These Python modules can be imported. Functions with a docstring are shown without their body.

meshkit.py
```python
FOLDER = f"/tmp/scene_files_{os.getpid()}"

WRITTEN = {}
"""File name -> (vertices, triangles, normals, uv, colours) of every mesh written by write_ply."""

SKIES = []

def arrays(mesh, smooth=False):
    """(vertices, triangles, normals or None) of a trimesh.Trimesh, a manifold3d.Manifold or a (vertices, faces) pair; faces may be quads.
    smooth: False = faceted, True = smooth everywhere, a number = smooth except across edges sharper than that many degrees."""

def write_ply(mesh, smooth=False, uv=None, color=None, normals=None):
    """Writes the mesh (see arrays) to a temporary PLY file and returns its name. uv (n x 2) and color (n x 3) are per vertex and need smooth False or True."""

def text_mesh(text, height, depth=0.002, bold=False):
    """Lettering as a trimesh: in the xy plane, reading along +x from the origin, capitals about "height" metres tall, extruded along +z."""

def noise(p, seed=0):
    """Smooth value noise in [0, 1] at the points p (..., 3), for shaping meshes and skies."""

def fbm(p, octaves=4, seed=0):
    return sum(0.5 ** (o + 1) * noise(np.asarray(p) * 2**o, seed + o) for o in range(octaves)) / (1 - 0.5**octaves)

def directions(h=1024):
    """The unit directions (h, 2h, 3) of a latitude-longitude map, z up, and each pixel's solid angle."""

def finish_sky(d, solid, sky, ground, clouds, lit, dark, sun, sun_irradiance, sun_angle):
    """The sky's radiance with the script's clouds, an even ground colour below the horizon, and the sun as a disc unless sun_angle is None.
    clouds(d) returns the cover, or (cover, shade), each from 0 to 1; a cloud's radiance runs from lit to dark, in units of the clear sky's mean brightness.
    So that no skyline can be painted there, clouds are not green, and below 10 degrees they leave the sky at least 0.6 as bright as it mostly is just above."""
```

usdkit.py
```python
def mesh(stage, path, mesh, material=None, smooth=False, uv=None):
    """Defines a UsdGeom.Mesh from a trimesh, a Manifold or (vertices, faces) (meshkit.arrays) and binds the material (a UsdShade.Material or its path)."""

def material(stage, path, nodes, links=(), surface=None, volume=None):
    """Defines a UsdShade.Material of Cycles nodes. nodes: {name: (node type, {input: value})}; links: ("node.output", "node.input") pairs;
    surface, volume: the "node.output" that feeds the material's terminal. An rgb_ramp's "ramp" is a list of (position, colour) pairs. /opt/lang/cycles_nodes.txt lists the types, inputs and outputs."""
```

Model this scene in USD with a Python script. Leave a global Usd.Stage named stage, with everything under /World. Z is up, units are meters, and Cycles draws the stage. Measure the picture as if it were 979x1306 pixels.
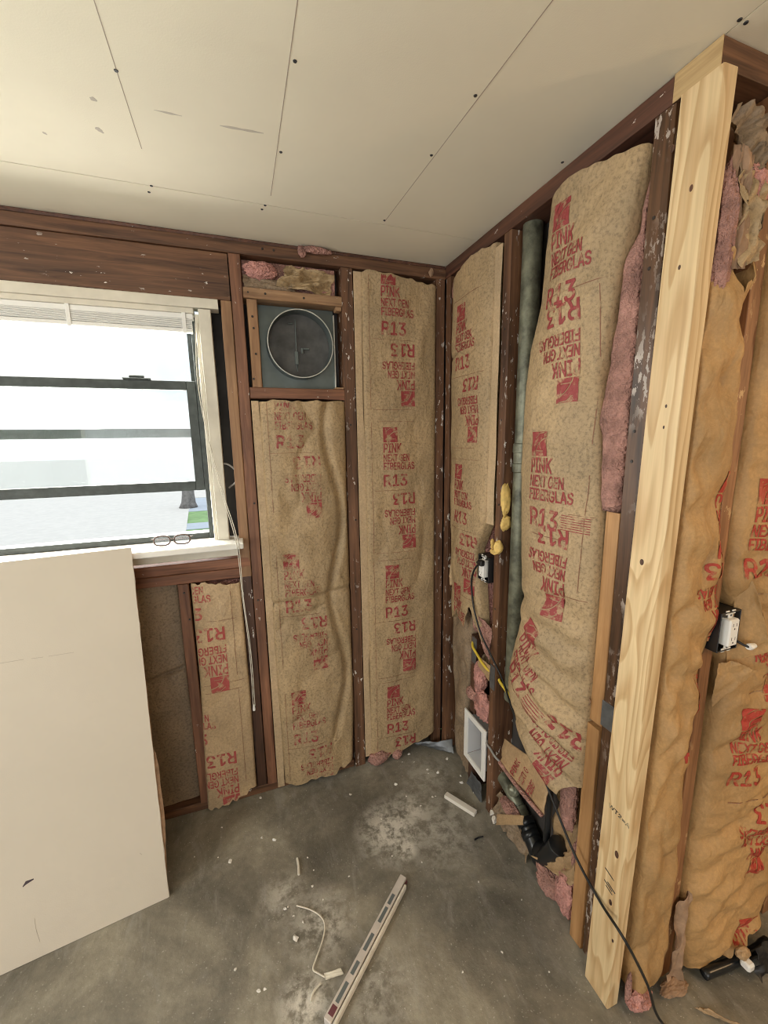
import math, random
import numpy as np, trimesh
from scipy.spatial.transform import Rotation as Rot
from pxr import Usd, UsdGeom, UsdLux, UsdShade, Gf, Sdf
import usdkit, meshkit
from meshkit import noise, fbm

stage = Usd.Stage.CreateInMemory()
UsdGeom.SetStageUpAxis(stage, 'Z'); UsdGeom.SetStageMetersPerUnit(stage, 1.0)
UsdGeom.Xform.Define(stage, '/World'); UsdGeom.Scope.Define(stage, '/World/Looks')

# ------------------------------------------------------------------ camera, sky, sun, lights, exposure
H, L = 2.25, 1.0538            # ceiling height; distance from the back wall to the return wall
F = 522.6                      # focal length in pixels of the 979 x 1306 frame
CAM = np.array([-0.8806, -1.6692, 1.5415])
CROT = Rot.from_euler('ZXZ', [-0.339704, 1.394137, -0.0153684])
cam = UsdGeom.Camera.Define(stage, '/World/camera')
M4 = np.eye(4); M4[:3, :3] = CROT.as_matrix(); M4[:3, 3] = CAM
cam.AddTransformOp().Set(Gf.Matrix4d(*M4.T.ravel().tolist()))
cam.CreateHorizontalApertureAttr(36.0); cam.CreateVerticalApertureAttr(36.0*1306/979)
cam.CreateFocalLengthAttr(36.0*F/979); cam.CreateClippingRangeAttr(Gf.Vec2f(0.02, 500)); cam.CreateFStopAttr(0.0)
cam.CreateExposureAttr(0.6)

def light(kind, name, loc, color, inten, rot=(0, 0, 0), **kw):
    l = getattr(UsdLux, kind).Define(stage, '/World/'+name)
    x = UsdGeom.Xformable(l); x.AddTranslateOp().Set(Gf.Vec3d(*loc)); x.AddRotateXYZOp().Set(Gf.Vec3f(*rot))
    l.CreateColorAttr(Gf.Vec3f(*color)); l.CreateIntensityAttr(inten)
    for k, v in kw.items(): getattr(l, f'Create{k}Attr')(v)
    return l
sky_mat = usdkit.material(stage, '/World/Looks/sky', {
    'tc': ('texture_coordinate', {}), 'n': ('noise_texture', {'scale': 3.0, 'detail': 5.0}),
    'r': ('rgb_ramp', {'ramp': [(0.35, (0.72, 0.86, 1.0)), (0.6, (1.0, 1.0, 1.0))]}),
    'b': ('background_shader', {'strength': 0.95})},
    [('tc.generated', 'n.vector'), ('n.fac', 'r.fac'), ('r.color', 'b.color')], surface='b.background')
dome = UsdLux.DomeLight.Define(stage, '/World/sky'); dome.CreateIntensityAttr(1.0)
UsdShade.MaterialBindingAPI.Apply(dome.GetPrim()).Bind(sky_mat)
# sun high over the street, in front of the window; the eave keeps it off the floor
light('DistantLight', 'sun', (0, 0, 10), (1.0, 0.95, 0.86), 9.0, rot=(-28, 14, 0), Angle=0.6)
# daylight in the window opening and in the patio door behind the camera
light('RectLight', 'window_daylight', (-1.56, 0.13, 1.56), (1.0, 0.98, 0.92), 11.5, rot=(-79, 0, 0), Width=1.12, Height=0.74)
light('RectLight', 'patio_door_daylight', (-1.7, -4.74, 1.1), (1.0, 0.96, 0.90), 1.5, rot=(90, 0, 0), Width=2.2, Height=2.0)
light('RectLight', 'side_window_daylight', (-3.19, -1.55, 1.45), (1.0, 0.98, 0.93), 4.8, rot=(0, -90, 0), Width=1.1, Height=1.3)
light('SphereLight', 'bulb_light', (1.35, -2.35, 1.72), (1.0, 0.66, 0.36), 170.0, Radius=0.06)

# ------------------------------------------------------------------ camera maths: a photo pixel to a point on a real plane
def unp(u, v, ax, val):
    d = CROT.apply([(u-489.5)/F, -(v-653)/F, -1.0]); return CAM+d*((val-CAM[ax])/d[ax])
def onfloor(u, v, z=0.0): return unp(u, v, 2, z)

# ------------------------------------------------------------------ prim helpers
used = {}
def numbered(parent, name):
    k = (parent, name); n = used.get(k, 0); used[k] = n+1
    return name if n == 0 else f'{name}_{n:03d}'
ORIG = {}
def prop(prim, **kw):
    for k, v in kw.items():
        if v: prim.SetCustomDataByKey(k, v)
def thing(name, label, cat, loc=(0, 0, 0), group=None, kind=None):
    p = '/World/'+numbered('/World', name)
    x = UsdGeom.Xform.Define(stage, p); x.AddTranslateOp().Set(Gf.Vec3d(*map(float, loc)))
    ORIG[p] = np.array(loc, float)
    prop(x.GetPrim(), label=label, category=cat, group=group, kind=kind)
    return p
def struct(name, label=None):
    p = '/World/'+numbered('/World', name)
    x = UsdGeom.Xform.Define(stage, p); ORIG[p] = np.zeros(3)
    prop(x.GetPrim(), label=label, kind='structure'); return p
def as_vf(m):
    if hasattr(m, 'vertices'): return np.array(m.vertices, float), np.array(m.faces)
    v, f = np.asarray(m[0], float), np.asarray(m[1], int)
    if f.shape[1] == 4: f = np.vstack([f[:, [0, 1, 2]], f[:, [0, 2, 3]]])
    return v, f
def part(parent, name, m, mat, smooth=False, label=None, kind=None):
    v, f = as_vf(m); o = ORIG[parent]
    p = parent+'/'+numbered(parent, name)
    pr = usdkit.mesh(stage, p, trimesh.Trimesh(v-o, f, process=False), MAT[mat], smooth=smooth)
    ORIG[p] = o; prop(pr.GetPrim(), label=label, kind=kind); return p
def single(name, m, mat, label, cat, smooth=False, group=None, kind=None):
    v, f = as_vf(m); c = np.array([(v[:, 0].min()+v[:, 0].max())/2, (v[:, 1].min()+v[:, 1].max())/2, v[:, 2].min()])
    p = '/World/'+numbered('/World', name)
    pr = usdkit.mesh(stage, p, trimesh.Trimesh(v-c, f, process=False), MAT[mat], smooth=smooth)
    pr.AddTranslateOp().Set(Gf.Vec3d(*c)); prop(pr.GetPrim(), label=label, category=cat, group=group, kind=kind); return p

# ------------------------------------------------------------------ mesh helpers
def box(x0, x1, y0, y1, z0, z1, b=0.0015):
    b = min(b, abs(x1-x0)/3, abs(y1-y0)/3, abs(z1-z0)/3); P = []
    for sx, X in ((1, x0), (-1, x1)):
        for sy, Y in ((1, y0), (-1, y1)):
            for sz, Z in ((1, z0), (-1, z1)):
                P += [(X, Y+sy*b, Z+sz*b), (X+sx*b, Y, Z+sz*b), (X+sx*b, Y+sy*b, Z)]
    return trimesh.convex.convex_hull(np.array(P))
def cat(*ms):
    V, Fc, n = [], [], 0
    for m in ms:
        v, f = as_vf(m); V.append(v); Fc.append(f+n); n += len(v)
    return trimesh.Trimesh(np.vstack(V), np.vstack(Fc), process=False)
def loft(rings, cap=True):
    R = np.array(rings); n, k = R.shape[:2]
    i, j = np.meshgrid(np.arange(n-1), np.arange(k), indexing='ij')
    q = np.stack([i*k+j, i*k+(j+1) % k, (i+1)*k+(j+1) % k, (i+1)*k+j], -1).reshape(-1, 4)
    V = R.reshape(-1, 3); Fc = np.vstack([q[:, [0, 1, 2]], q[:, [0, 2, 3]]])
    if cap:
        V = np.vstack([V, R[0].mean(0), R[-1].mean(0)]); a = np.arange(k); b = (a+1) % k
        Fc = np.vstack([Fc, np.c_[b, a, np.full(k, n*k)], np.c_[(n-1)*k+a, (n-1)*k+b, np.full(k, n*k+1)]])
    m = trimesh.Trimesh(V, Fc, process=False)
    if m.volume < 0: m.invert()
    return m
def beam(x0, x1, y0, y1, z0, z1, seed=0, jit=0.0014, seg=0.045, ch=0.0022, shear=(0, 0, 0)):
    """A length of sawn lumber along its longest side: chamfered, slightly wavy. shear: (end shift) along the length."""
    lo, hi = np.array([x0, y0, z0], float), np.array([x1, y1, z1], float); ax = int(np.argmax(hi-lo)); o = [a for a in range(3) if a != ax]
    n = max(3, int((hi-lo)[ax]/seg)+1); T = np.linspace(0, 1, n); rings = []
    a0, a1, b0, b1 = lo[o[0]], hi[o[0]], lo[o[1]], hi[o[1]]
    oct_ = [(a0+ch, b0), (a1-ch, b0), (a1, b0+ch), (a1, b1-ch), (a1-ch, b1), (a0+ch, b1), (a0, b1-ch), (a0, b0+ch)]
    for t in T:
        s = lo[ax]+(hi-lo)[ax]*t; r = []
        for k, (a, b) in enumerate(oct_):
            p = np.zeros(3); p[ax] = s
            w = noise(np.array([s*9+k*3.1, seed*7.7, k*1.3]), seed)-0.5; w2 = noise(np.array([s*2.2, seed*3.3+5, 0.5]), seed+9)-0.5
            p[o[0]] = a+jit*2*w; p[o[1]] = b+jit*2*w+jit*1.5*w2
            r.append(p+np.array(shear)*t)
        rings.append(r)
    return loft(rings)
def tube(pts, r, k=10, n=None):
    P = np.array(pts, float)
    if n:                                                # Catmull-Rom through the points
        Q = np.vstack([2*P[0]-P[1], P, 2*P[-1]-P[-2]]); out = []
        for i in range(1, len(Q)-2):
            for t in np.linspace(0, 1, n, endpoint=False):
                a, b, c, d = Q[i-1:i+3]
                out.append(0.5*(2*b+(c-a)*t+(2*a-5*b+4*c-d)*t*t+(3*b-a-3*c+d)*t**3))
        P = np.array(out+[P[-1]])
    t = np.gradient(P, axis=0); t /= np.linalg.norm(t, axis=1, keepdims=True)+1e-12
    up = np.array([0, 0, 1.0]) if abs(t[0][2]) < 0.9 else np.array([1.0, 0, 0])
    a = np.cross(t[0], up); a /= np.linalg.norm(a); rings = []
    rr = np.broadcast_to(r, (len(P),)); ang = np.arange(k)*2*np.pi/k
    for i in range(len(P)):
        a = a-t[i]*np.dot(a, t[i]); a /= np.linalg.norm(a); b = np.cross(t[i], a)
        rings.append(P[i]+rr[i]*(np.cos(ang)[:, None]*a+np.sin(ang)[:, None]*b))
    return loft(rings)
def lathe(prof, c, axis='z', k=32):
    """prof: (radius, height) pairs of a closed or open outline, turned about an axis through c."""
    ang = np.arange(k)*2*np.pi/k; rings = []
    for r, h in prof:
        x, y, z = r*np.cos(ang), r*np.sin(ang), np.full(k, h)
        rings.append(np.stack({'z': (x, y, z), 'y': (x, z, y), 'x': (z, x, y)}[axis], 1)+np.array(c))
    return loft(rings, cap=False)
def shell(P, t, back=None):
    """A closed sheet from an n x m grid of points, thickness t behind it (or a given back grid)."""
    n, m = P.shape[:2]; du, dv = np.gradient(P, axis=1), np.gradient(P, axis=0)
    N = np.cross(du, dv); N /= np.linalg.norm(N, axis=2, keepdims=True)+1e-12
    B = P-N*t if back is None else back
    V = np.vstack([P.reshape(-1, 3), B.reshape(-1, 3)]); o = n*m
    i, j = np.meshgrid(np.arange(n-1), np.arange(m-1), indexing='ij'); a = (i*m+j).ravel()
    q = np.c_[a, a+1, a+m+1, a+m]; Q = [q, q[:, ::-1]+o]
    for line in (np.arange(m), np.arange(m)+(n-1)*m, np.arange(n)*m, np.arange(n)*m+m-1):
        Q.append(np.c_[line[:-1], line[1:], line[1:]+o, line[:-1]+o])
    Q = np.vstack(Q); mm = trimesh.Trimesh(V, np.vstack([Q[:, [0, 1, 2]], Q[:, [0, 2, 3]]]), process=False)
    mm.fix_normals() if len(V) < 3000 else None
    return mm
def fluff(c, r, seed, amp=0.35, sub=4, freq=3.0):
    s = trimesh.creation.icosphere(sub); v = s.vertices
    d = 1+amp*(fbm(v*freq*0.5+seed*3.1, 3, seed)-0.5)*2+0.16*(fbm(v*freq*2.4+seed, 3, seed+5)-0.5)*2
    s.vertices = v*d[:, None]*np.array(r)+np.array(c); return s
def chunk(c, r, seed, flat=0.5):
    g = np.random.default_rng(seed); p = g.normal(size=(14, 3)); p /= np.linalg.norm(p, axis=1)[:, None]
    p *= (0.75+0.5*g.random((14, 1)))*np.array([1, 0.55+0.4*g.random(), flat])*r
    a = g.random()*6.28; R = np.array([[math.cos(a), -math.sin(a), 0], [math.sin(a), math.cos(a), 0], [0, 0, 1]])
    p = p@R.T; p[:, 2] -= p[:, 2].min(); return trimesh.convex.convex_hull(p+np.array(c))
def poly(xy, z, n=1):
    """piecewise linear: list of (z, u) -> u at z"""
    a = np.array(sorted(xy)); return np.interp(z, a[:, 0], a[:, 1])

# ------------------------------------------------------------------ materials
MAT = {}
def mat(name, nodes, links, surface='p.BSDF'): MAT[name] = usdkit.material(stage, '/World/Looks/'+name, nodes, links, surface=surface)
def plain(name, col, rough=0.5, metal=0.0, bump=0.0, bscale=200.0, var=0.0, vscale=6.0, dist=0.002, **kw):
    n = {'g': ('geometry', {}), 'p': ('principled_bsdf', {'base_color': col, 'roughness': rough, 'metallic': metal, **kw})}; l = []
    if var:
        n['n'] = ('noise_texture', {'scale': vscale, 'detail': 4.0, 'roughness': 0.6})
        n['r'] = ('rgb_ramp', {'ramp': [(0.3, tuple(c*(1-var) for c in col)), (0.7, tuple(min(1, c*(1+var)) for c in col))]})
        l += [('g.position', 'n.vector'), ('n.fac', 'r.fac'), ('r.color', 'p.base_color')]
    if bump:
        n['bn'] = ('noise_texture', {'scale': bscale, 'detail': 3.0}); n['b'] = ('bump', {'strength': bump, 'distance': dist})
        l += [('g.position', 'bn.vector'), ('bn.fac', 'b.height'), ('b.normal', 'p.normal')]
    mat(name, n, l)

def wood(name, dark, lite, axis, rough=0.55, speck=0.0, speck_col=(0.75, 0.72, 0.66), smear=0.0, off=0.0):
    sc = [22.0, 22.0, 22.0]; sc[axis] = 1.3
    ss = [60.0, 60.0, 60.0]; ss[axis] = 26.0
    s2 = [9.0, 9.0, 9.0]; s2[axis] = 2.5
    n = {'g': ('geometry', {}), 'm': ('mapping', {'scale': tuple(sc), 'location': (off, off*1.7, off*0.6)}),
         'n': ('noise_texture', {'scale': 2.2, 'detail': 6.0, 'roughness': 0.65, 'distortion': 0.6}),
         'm3': ('mapping', {'scale': tuple(s2)}), 'n3': ('noise_texture', {'scale': 1.0, 'detail': 3.0}),
         'r': ('rgb_ramp', {'ramp': [(0.32, dark), (0.68, lite)]}),
         'r3': ('rgb_ramp', {'ramp': [(0.3, (0.55, 0.52, 0.5)), (0.65, (1.12, 1.08, 1.05))]}),
         'mx': ('mix', {'mix_type': 'multiply', 'fac': 0.8}),
         'm2': ('mapping', {'scale': tuple(ss), 'location': (off*2, off, 0)}), 'n2': ('noise_texture', {'scale': 1.0, 'detail': 4.0, 'roughness': 0.6}),
         'r2': ('rgb_ramp', {'ramp': [(0.70-speck, (0, 0, 0)), (0.715-speck, (1, 1, 1))]}),
         'n4': ('noise_texture', {'scale': 5.0, 'detail': 3.0}), 'r4': ('rgb_ramp', {'ramp': [(0.5-smear, (0, 0, 0)), (0.62-smear, (1, 1, 1))]}),
         'mk': ('math', {'math_type': 'multiply'}), 'mx2': ('mix', {'color2': speck_col}),
         'b': ('bump', {'strength': 0.35, 'distance': 0.002}), 'p': ('principled_bsdf', {'roughness': rough})}
    l = [('g.position', 'm.vector'), ('m.vector', 'n.vector'), ('n.fac', 'r.fac'), ('g.position', 'm3.vector'), ('m3.vector', 'n3.vector'), ('n3.fac', 'r3.fac'),
         ('r.color', 'mx.color1'), ('r3.color', 'mx.color2'), ('g.position', 'm2.vector'), ('m2.vector', 'n2.vector'), ('n2.fac', 'r2.fac'),
         ('g.position', 'n4.vector'), ('n4.fac', 'r4.fac'), ('r2.color', 'mk.value1'), ('r4.color', 'mk.value2'), ('mk.value', 'mx2.fac'),
         ('mx.color', 'mx2.color1'), ('mx2.color', 'p.base_color'), ('n.fac', 'b.height'), ('b.normal', 'p.normal')]
    mat(name, n, l)
OLD_D, OLD_L = (0.055, 0.024, 0.012), (0.215, 0.105, 0.052)
wood('old_wood_upright', OLD_D, OLD_L, 2, speck=0.09, smear=.05)
wood('old_wood_across', OLD_D, OLD_L, 0, speck=0.05)
wood('old_wood_deep', (0.05, 0.020, 0.012), (0.15, 0.062, 0.034), 1, speck=0.03)
wood('dark_wood_upright', (0.035, 0.018, 0.012), (0.12, 0.055, 0.032), 2, speck=0.06, rough=0.4)
wood('smeared_wood', (0.035, 0.018, 0.009), (0.16, 0.078, 0.036), 2, speck=0.165, speck_col=(0.44, 0.38, 0.33), smear=0.04, rough=0.42)
wood('red_wood_upright', (0.11, 0.045, 0.024), (0.30, 0.14, 0.075), 2, speck=0.05)
wood('red_wood_across', (0.11, 0.045, 0.024), (0.29, 0.13, 0.07), 0, speck=0.03)
wood('tan_wood_upright', (0.24, 0.125, 0.06), (0.42, 0.25, 0.13), 2, speck=0.02)
wood('tan_wood_across', (0.22, 0.12, 0.06), (0.46, 0.29, 0.16), 0, speck=0.02)
wood('amber_wood_upright', (0.34, 0.17, 0.06), (0.52, 0.30, 0.13), 2, speck=0.02)
wood('new_plate_wood', (0.40, 0.27, 0.12), (0.62, 0.45, 0.23), 1)
wood('striped_wood_upright', (0.16, 0.065, 0.025), (0.40, 0.20, 0.09), 2, speck=0.10, speck_col=(0.55, 0.36, 0.18))

# new pine: long cathedral grain
mat('new_pine', {
    'g': ('geometry', {}), 'sx': ('separate_xyz', {}), 'm': ('mapping', {'scale': (8.0, 9.0, 1.25), 'location': (0.0, 0.31, 0.2)}),
    'n': ('noise_texture', {'scale': 1.5, 'detail': 1.5, 'roughness': 0.4}), 'k': ('math', {'math_type': 'multiply', 'value2': 9.0}),
    'y': ('math', {'math_type': 'multiply', 'value2': 30.0}), 'a': ('math', {'math_type': 'add'}), 'fr': ('math', {'math_type': 'fraction'}),
    'r': ('rgb_ramp', {'ramp': [(0.0, (0.74, 0.57, 0.33)), (0.45, (0.71, 0.53, 0.30)), (0.84, (0.57, 0.38, 0.19)), (0.93, (0.60, 0.41, 0.21)), (1.0, (0.74, 0.57, 0.33))]}),
    'm2': ('mapping', {'scale': (60.0, 60.0, 2.0)}), 'n2': ('noise_texture', {'scale': 2.0, 'detail': 4.0}),
    'r2': ('rgb_ramp', {'ramp': [(0.3, (0.86, 0.84, 0.80)), (0.7, (1.05, 1.05, 1.05))]}), 'mx': ('mix', {'mix_type': 'multiply', 'fac': 1.0}),
    'p': ('principled_bsdf', {'roughness': 0.55})},
    [('g.position', 'm.vector'), ('m.vector', 'n.vector'), ('n.fac', 'k.value1'), ('g.position', 'sx.vector'), ('sx.y', 'y.value1'), ('k.value', 'a.value1'), ('y.value', 'a.value2'),
     ('a.value', 'fr.value1'), ('fr.value', 'r.fac'), ('g.position', 'm2.vector'), ('m2.vector', 'n2.vector'), ('n2.fac', 'r2.fac'), ('r.color', 'mx.color1'), ('r2.color', 'mx.color2'), ('mx.color', 'p.base_color')])

def kraft_nodes(base, blot):
    n = {'g': ('geometry', {}), 'n': ('noise_texture', {'scale': 115.0, 'detail': 5.0, 'roughness': 0.7}), 'n1': ('noise_texture', {'scale': 5.0, 'detail': 3.0}),
         'r': ('rgb_ramp', {'ramp': [(0.34, tuple(c*blot for c in base)), (0.50, base), (0.70, tuple(min(1, c*1.16) for c in base))]}),
         'r1': ('rgb_ramp', {'ramp': [(0.3, (0.78, 0.79, 0.80)), (0.7, (1.10, 1.09, 1.07))]}), 'mx': ('mix', {'mix_type': 'multiply', 'fac': 1.0}),
         'm': ('mapping', {'scale': (26.0, 26.0, 17.0)}), 'v': ('noise_texture', {'scale': 1.0, 'detail': 4.0, 'roughness': 0.55, 'distortion': 1.2}),
         'b': ('bump', {'strength': 0.5, 'distance': 0.010}), 'p': ('principled_bsdf', {'roughness': 0.62})}
    l = [('g.position', 'n.vector'), ('g.position', 'n1.vector'), ('n.fac', 'r.fac'), ('n1.fac', 'r1.fac'), ('r.color', 'mx.color1'), ('r1.color', 'mx.color2'), ('g.position', 'm.vector'),
         ('m.vector', 'v.vector'), ('v.fac', 'b.height'), ('b.normal', 'p.normal')]
    return n, l
KRAFT = (0.405, 0.288, 0.158)
def kraft(name, base, blot=0.62):
    n, l = kraft_nodes(base, blot); mat(name, n, l+[('mx.color', 'p.base_color')])
def ink(name, base, col=(0.27, 0.022, 0.030), wear=0.42):
    n, l = kraft_nodes(base, 0.62); n['wn'] = ('noise_texture', {'scale': 38.0, 'detail': 5.0, 'roughness': 0.65})
    n['wr'] = ('rgb_ramp', {'ramp': [(wear-0.04, (0.12, 0.12, 0.12)), (wear+0.06, (0.93, 0.93, 0.93))]}); n['im'] = ('mix', {'color2': col})
    mat(name, n, l+[('g.position', 'wn.vector'), ('wn.fac', 'wr.fac'), ('wr.color', 'im.fac'), ('mx.color', 'im.color1'), ('im.color', 'p.base_color')])
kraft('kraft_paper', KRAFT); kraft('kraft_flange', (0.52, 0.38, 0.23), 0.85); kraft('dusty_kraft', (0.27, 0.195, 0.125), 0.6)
kraft('bright_kraft', (0.44, 0.26, 0.105), 0.9); kraft('light_kraft', (0.54, 0.385, 0.225), 0.8); ink('light_red_ink', (0.54, 0.385, 0.225), col=(0.42, 0.06, 0.06)); kraft('cardboard_kraft', (0.42, 0.28, 0.15), 0.85)
ink('red_ink', KRAFT); ink('worn_red_ink', KRAFT, wear=0.50); ink('bright_red_ink', (0.44, 0.26, 0.105), col=(0.40, 0.03, 0.02), wear=0.42)
ink('thin_red_ink', KRAFT, col=(0.22, 0.09, 0.05), wear=0.42); ink('black_print', (0.50, 0.40, 0.24), col=(0.03, 0.03, 0.03), wear=0.42)
plain('pink_fiberglass', (0.56, 0.275, 0.235), 0.97, bump=1.0, bscale=110.0, var=0.35, vscale=24.0, dist=0.016)
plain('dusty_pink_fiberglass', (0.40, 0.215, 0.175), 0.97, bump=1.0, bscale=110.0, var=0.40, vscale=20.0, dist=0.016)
plain('yellow_foam', (0.72, 0.50, 0.16), 0.7, bump=0.4, bscale=80, var=0.25, vscale=30)
plain('ceiling_paper', (0.74, 0.685, 0.545), 0.85, bump=0.12, bscale=300, var=0.035, vscale=3.0)
plain('sheet_paper', (0.62, 0.565, 0.475), 0.85, bump=0.10, bscale=300, var=0.03, vscale=2.5)
plain('gypsum', (0.74, 0.70, 0.62), 0.95, bump=0.4, bscale=120)
plain('torn_paper', (0.33, 0.21, 0.13), 0.95, bump=0.4, bscale=120, var=0.3, vscale=30)
plain('white_crumb', (0.80, 0.78, 0.73), 0.9)
plain('pencil', (0.36, 0.29, 0.23), 0.9); plain('scuff', (0.47, 0.42, 0.35), 0.9); plain('dark_scuff', (0.07, 0.05, 0.06), 0.8)
plain('screw', (0.02, 0.02, 0.022), 0.5); plain('nail', (0.03, 0.022, 0.018), 0.45, metallic=0.0)
plain('cream_paint', (0.66, 0.62, 0.52), 0.55, var=0.10, vscale=9.0, bump=0.1); plain('white_paint', (0.78, 0.77, 0.72), 0.5, var=0.05)
plain('blind_white', (0.80, 0.80, 0.77), 0.45); plain('cord_white', (0.72, 0.68, 0.58), 0.8)
plain('bronze_frame', (0.055, 0.065, 0.062), 0.5, metal=0.25, var=0.3, vscale=30)
plain('white_plastic', (0.82, 0.81, 0.77), 0.35); plain('grey_plastic', (0.55, 0.55, 0.56), 0.4); plain('black_plastic', (0.012, 0.012, 0.013), 0.4)
plain('black_pipe', (0.012, 0.013, 0.014), 0.28); plain('black_cord', (0.010, 0.010, 0.010), 0.45)
plain('galvanized_pipe', (0.155, 0.160, 0.115), 0.42, metal=0.35, var=0.6, vscale=22.0, bump=0.2, bscale=60)
plain('galvanized_sheet', (0.13, 0.155, 0.15), 0.42, metal=0.5, var=0.22, vscale=9.0); plain('dark_damper', (0.085, 0.085, 0.083), 0.6, metal=0.3, var=0.4, vscale=14.0)
plain('bright_rim', (0.62, 0.64, 0.60), 0.35, metal=0.8)
plain('nail_plate', (0.16, 0.17, 0.18), 0.4, metal=0.6, var=0.2, vscale=40)
plain('yellow_cable', (0.68, 0.50, 0.05), 0.5); plain('grey_cable', (0.30, 0.29, 0.27), 0.5)
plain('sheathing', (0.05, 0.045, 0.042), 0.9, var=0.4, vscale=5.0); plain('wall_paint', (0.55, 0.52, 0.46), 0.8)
plain('grass', (0.20, 0.33, 0.13), 0.9, var=0.35, vscale=2.0, bump=0.4, bscale=30); plain('driveway', (0.62, 0.60, 0.55), 0.9, var=0.06); plain('walkway', (0.42, 0.47, 0.52), 0.9, var=0.06)
plain('bark', (0.16, 0.15, 0.14), 0.95, var=0.35, vscale=12.0, bump=0.8, bscale=25); plain('foliage', (0.16, 0.27, 0.07), 0.7, var=0.3)
plain('roof_soffit', (0.6, 0.58, 0.54), 0.8); plain('level_body', (0.60, 0.55, 0.50), 0.45, var=0.1, vscale=20); plain('level_slot', (0.13, 0.15, 0.15), 0.5); plain('maroon', (0.16, 0.05, 0.06), 0.5)
plain('glasses_frame', (0.085, 0.045, 0.03), 0.35); plain('bulb_glass', (0.9, 0.85, 0.7), 0.3, emission_strength=3.0, emission_color=(1.0, 0.72, 0.4))
plain('pale_strip', (0.70, 0.66, 0.56), 0.6, var=0.12, vscale=30)
for nm, gl in (('window_glass', 0.05), ('lens_glass', 0.03)):
    mat(nm, {'t': ('transparent_bsdf', {'color': (0.95, 0.97, 0.96)}), 'g': ('glossy_bsdf', {'roughness': gl*0.2, 'color': (1, 1, 1)}), 'f': ('fresnel', {'IOR': 1.45}), 'x': ('mix_closure', {})},
        [('f.fac', 'x.fac'), ('t.BSDF', 'x.closure1'), ('g.BSDF', 'x.closure2')], surface='x.closure')

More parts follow.
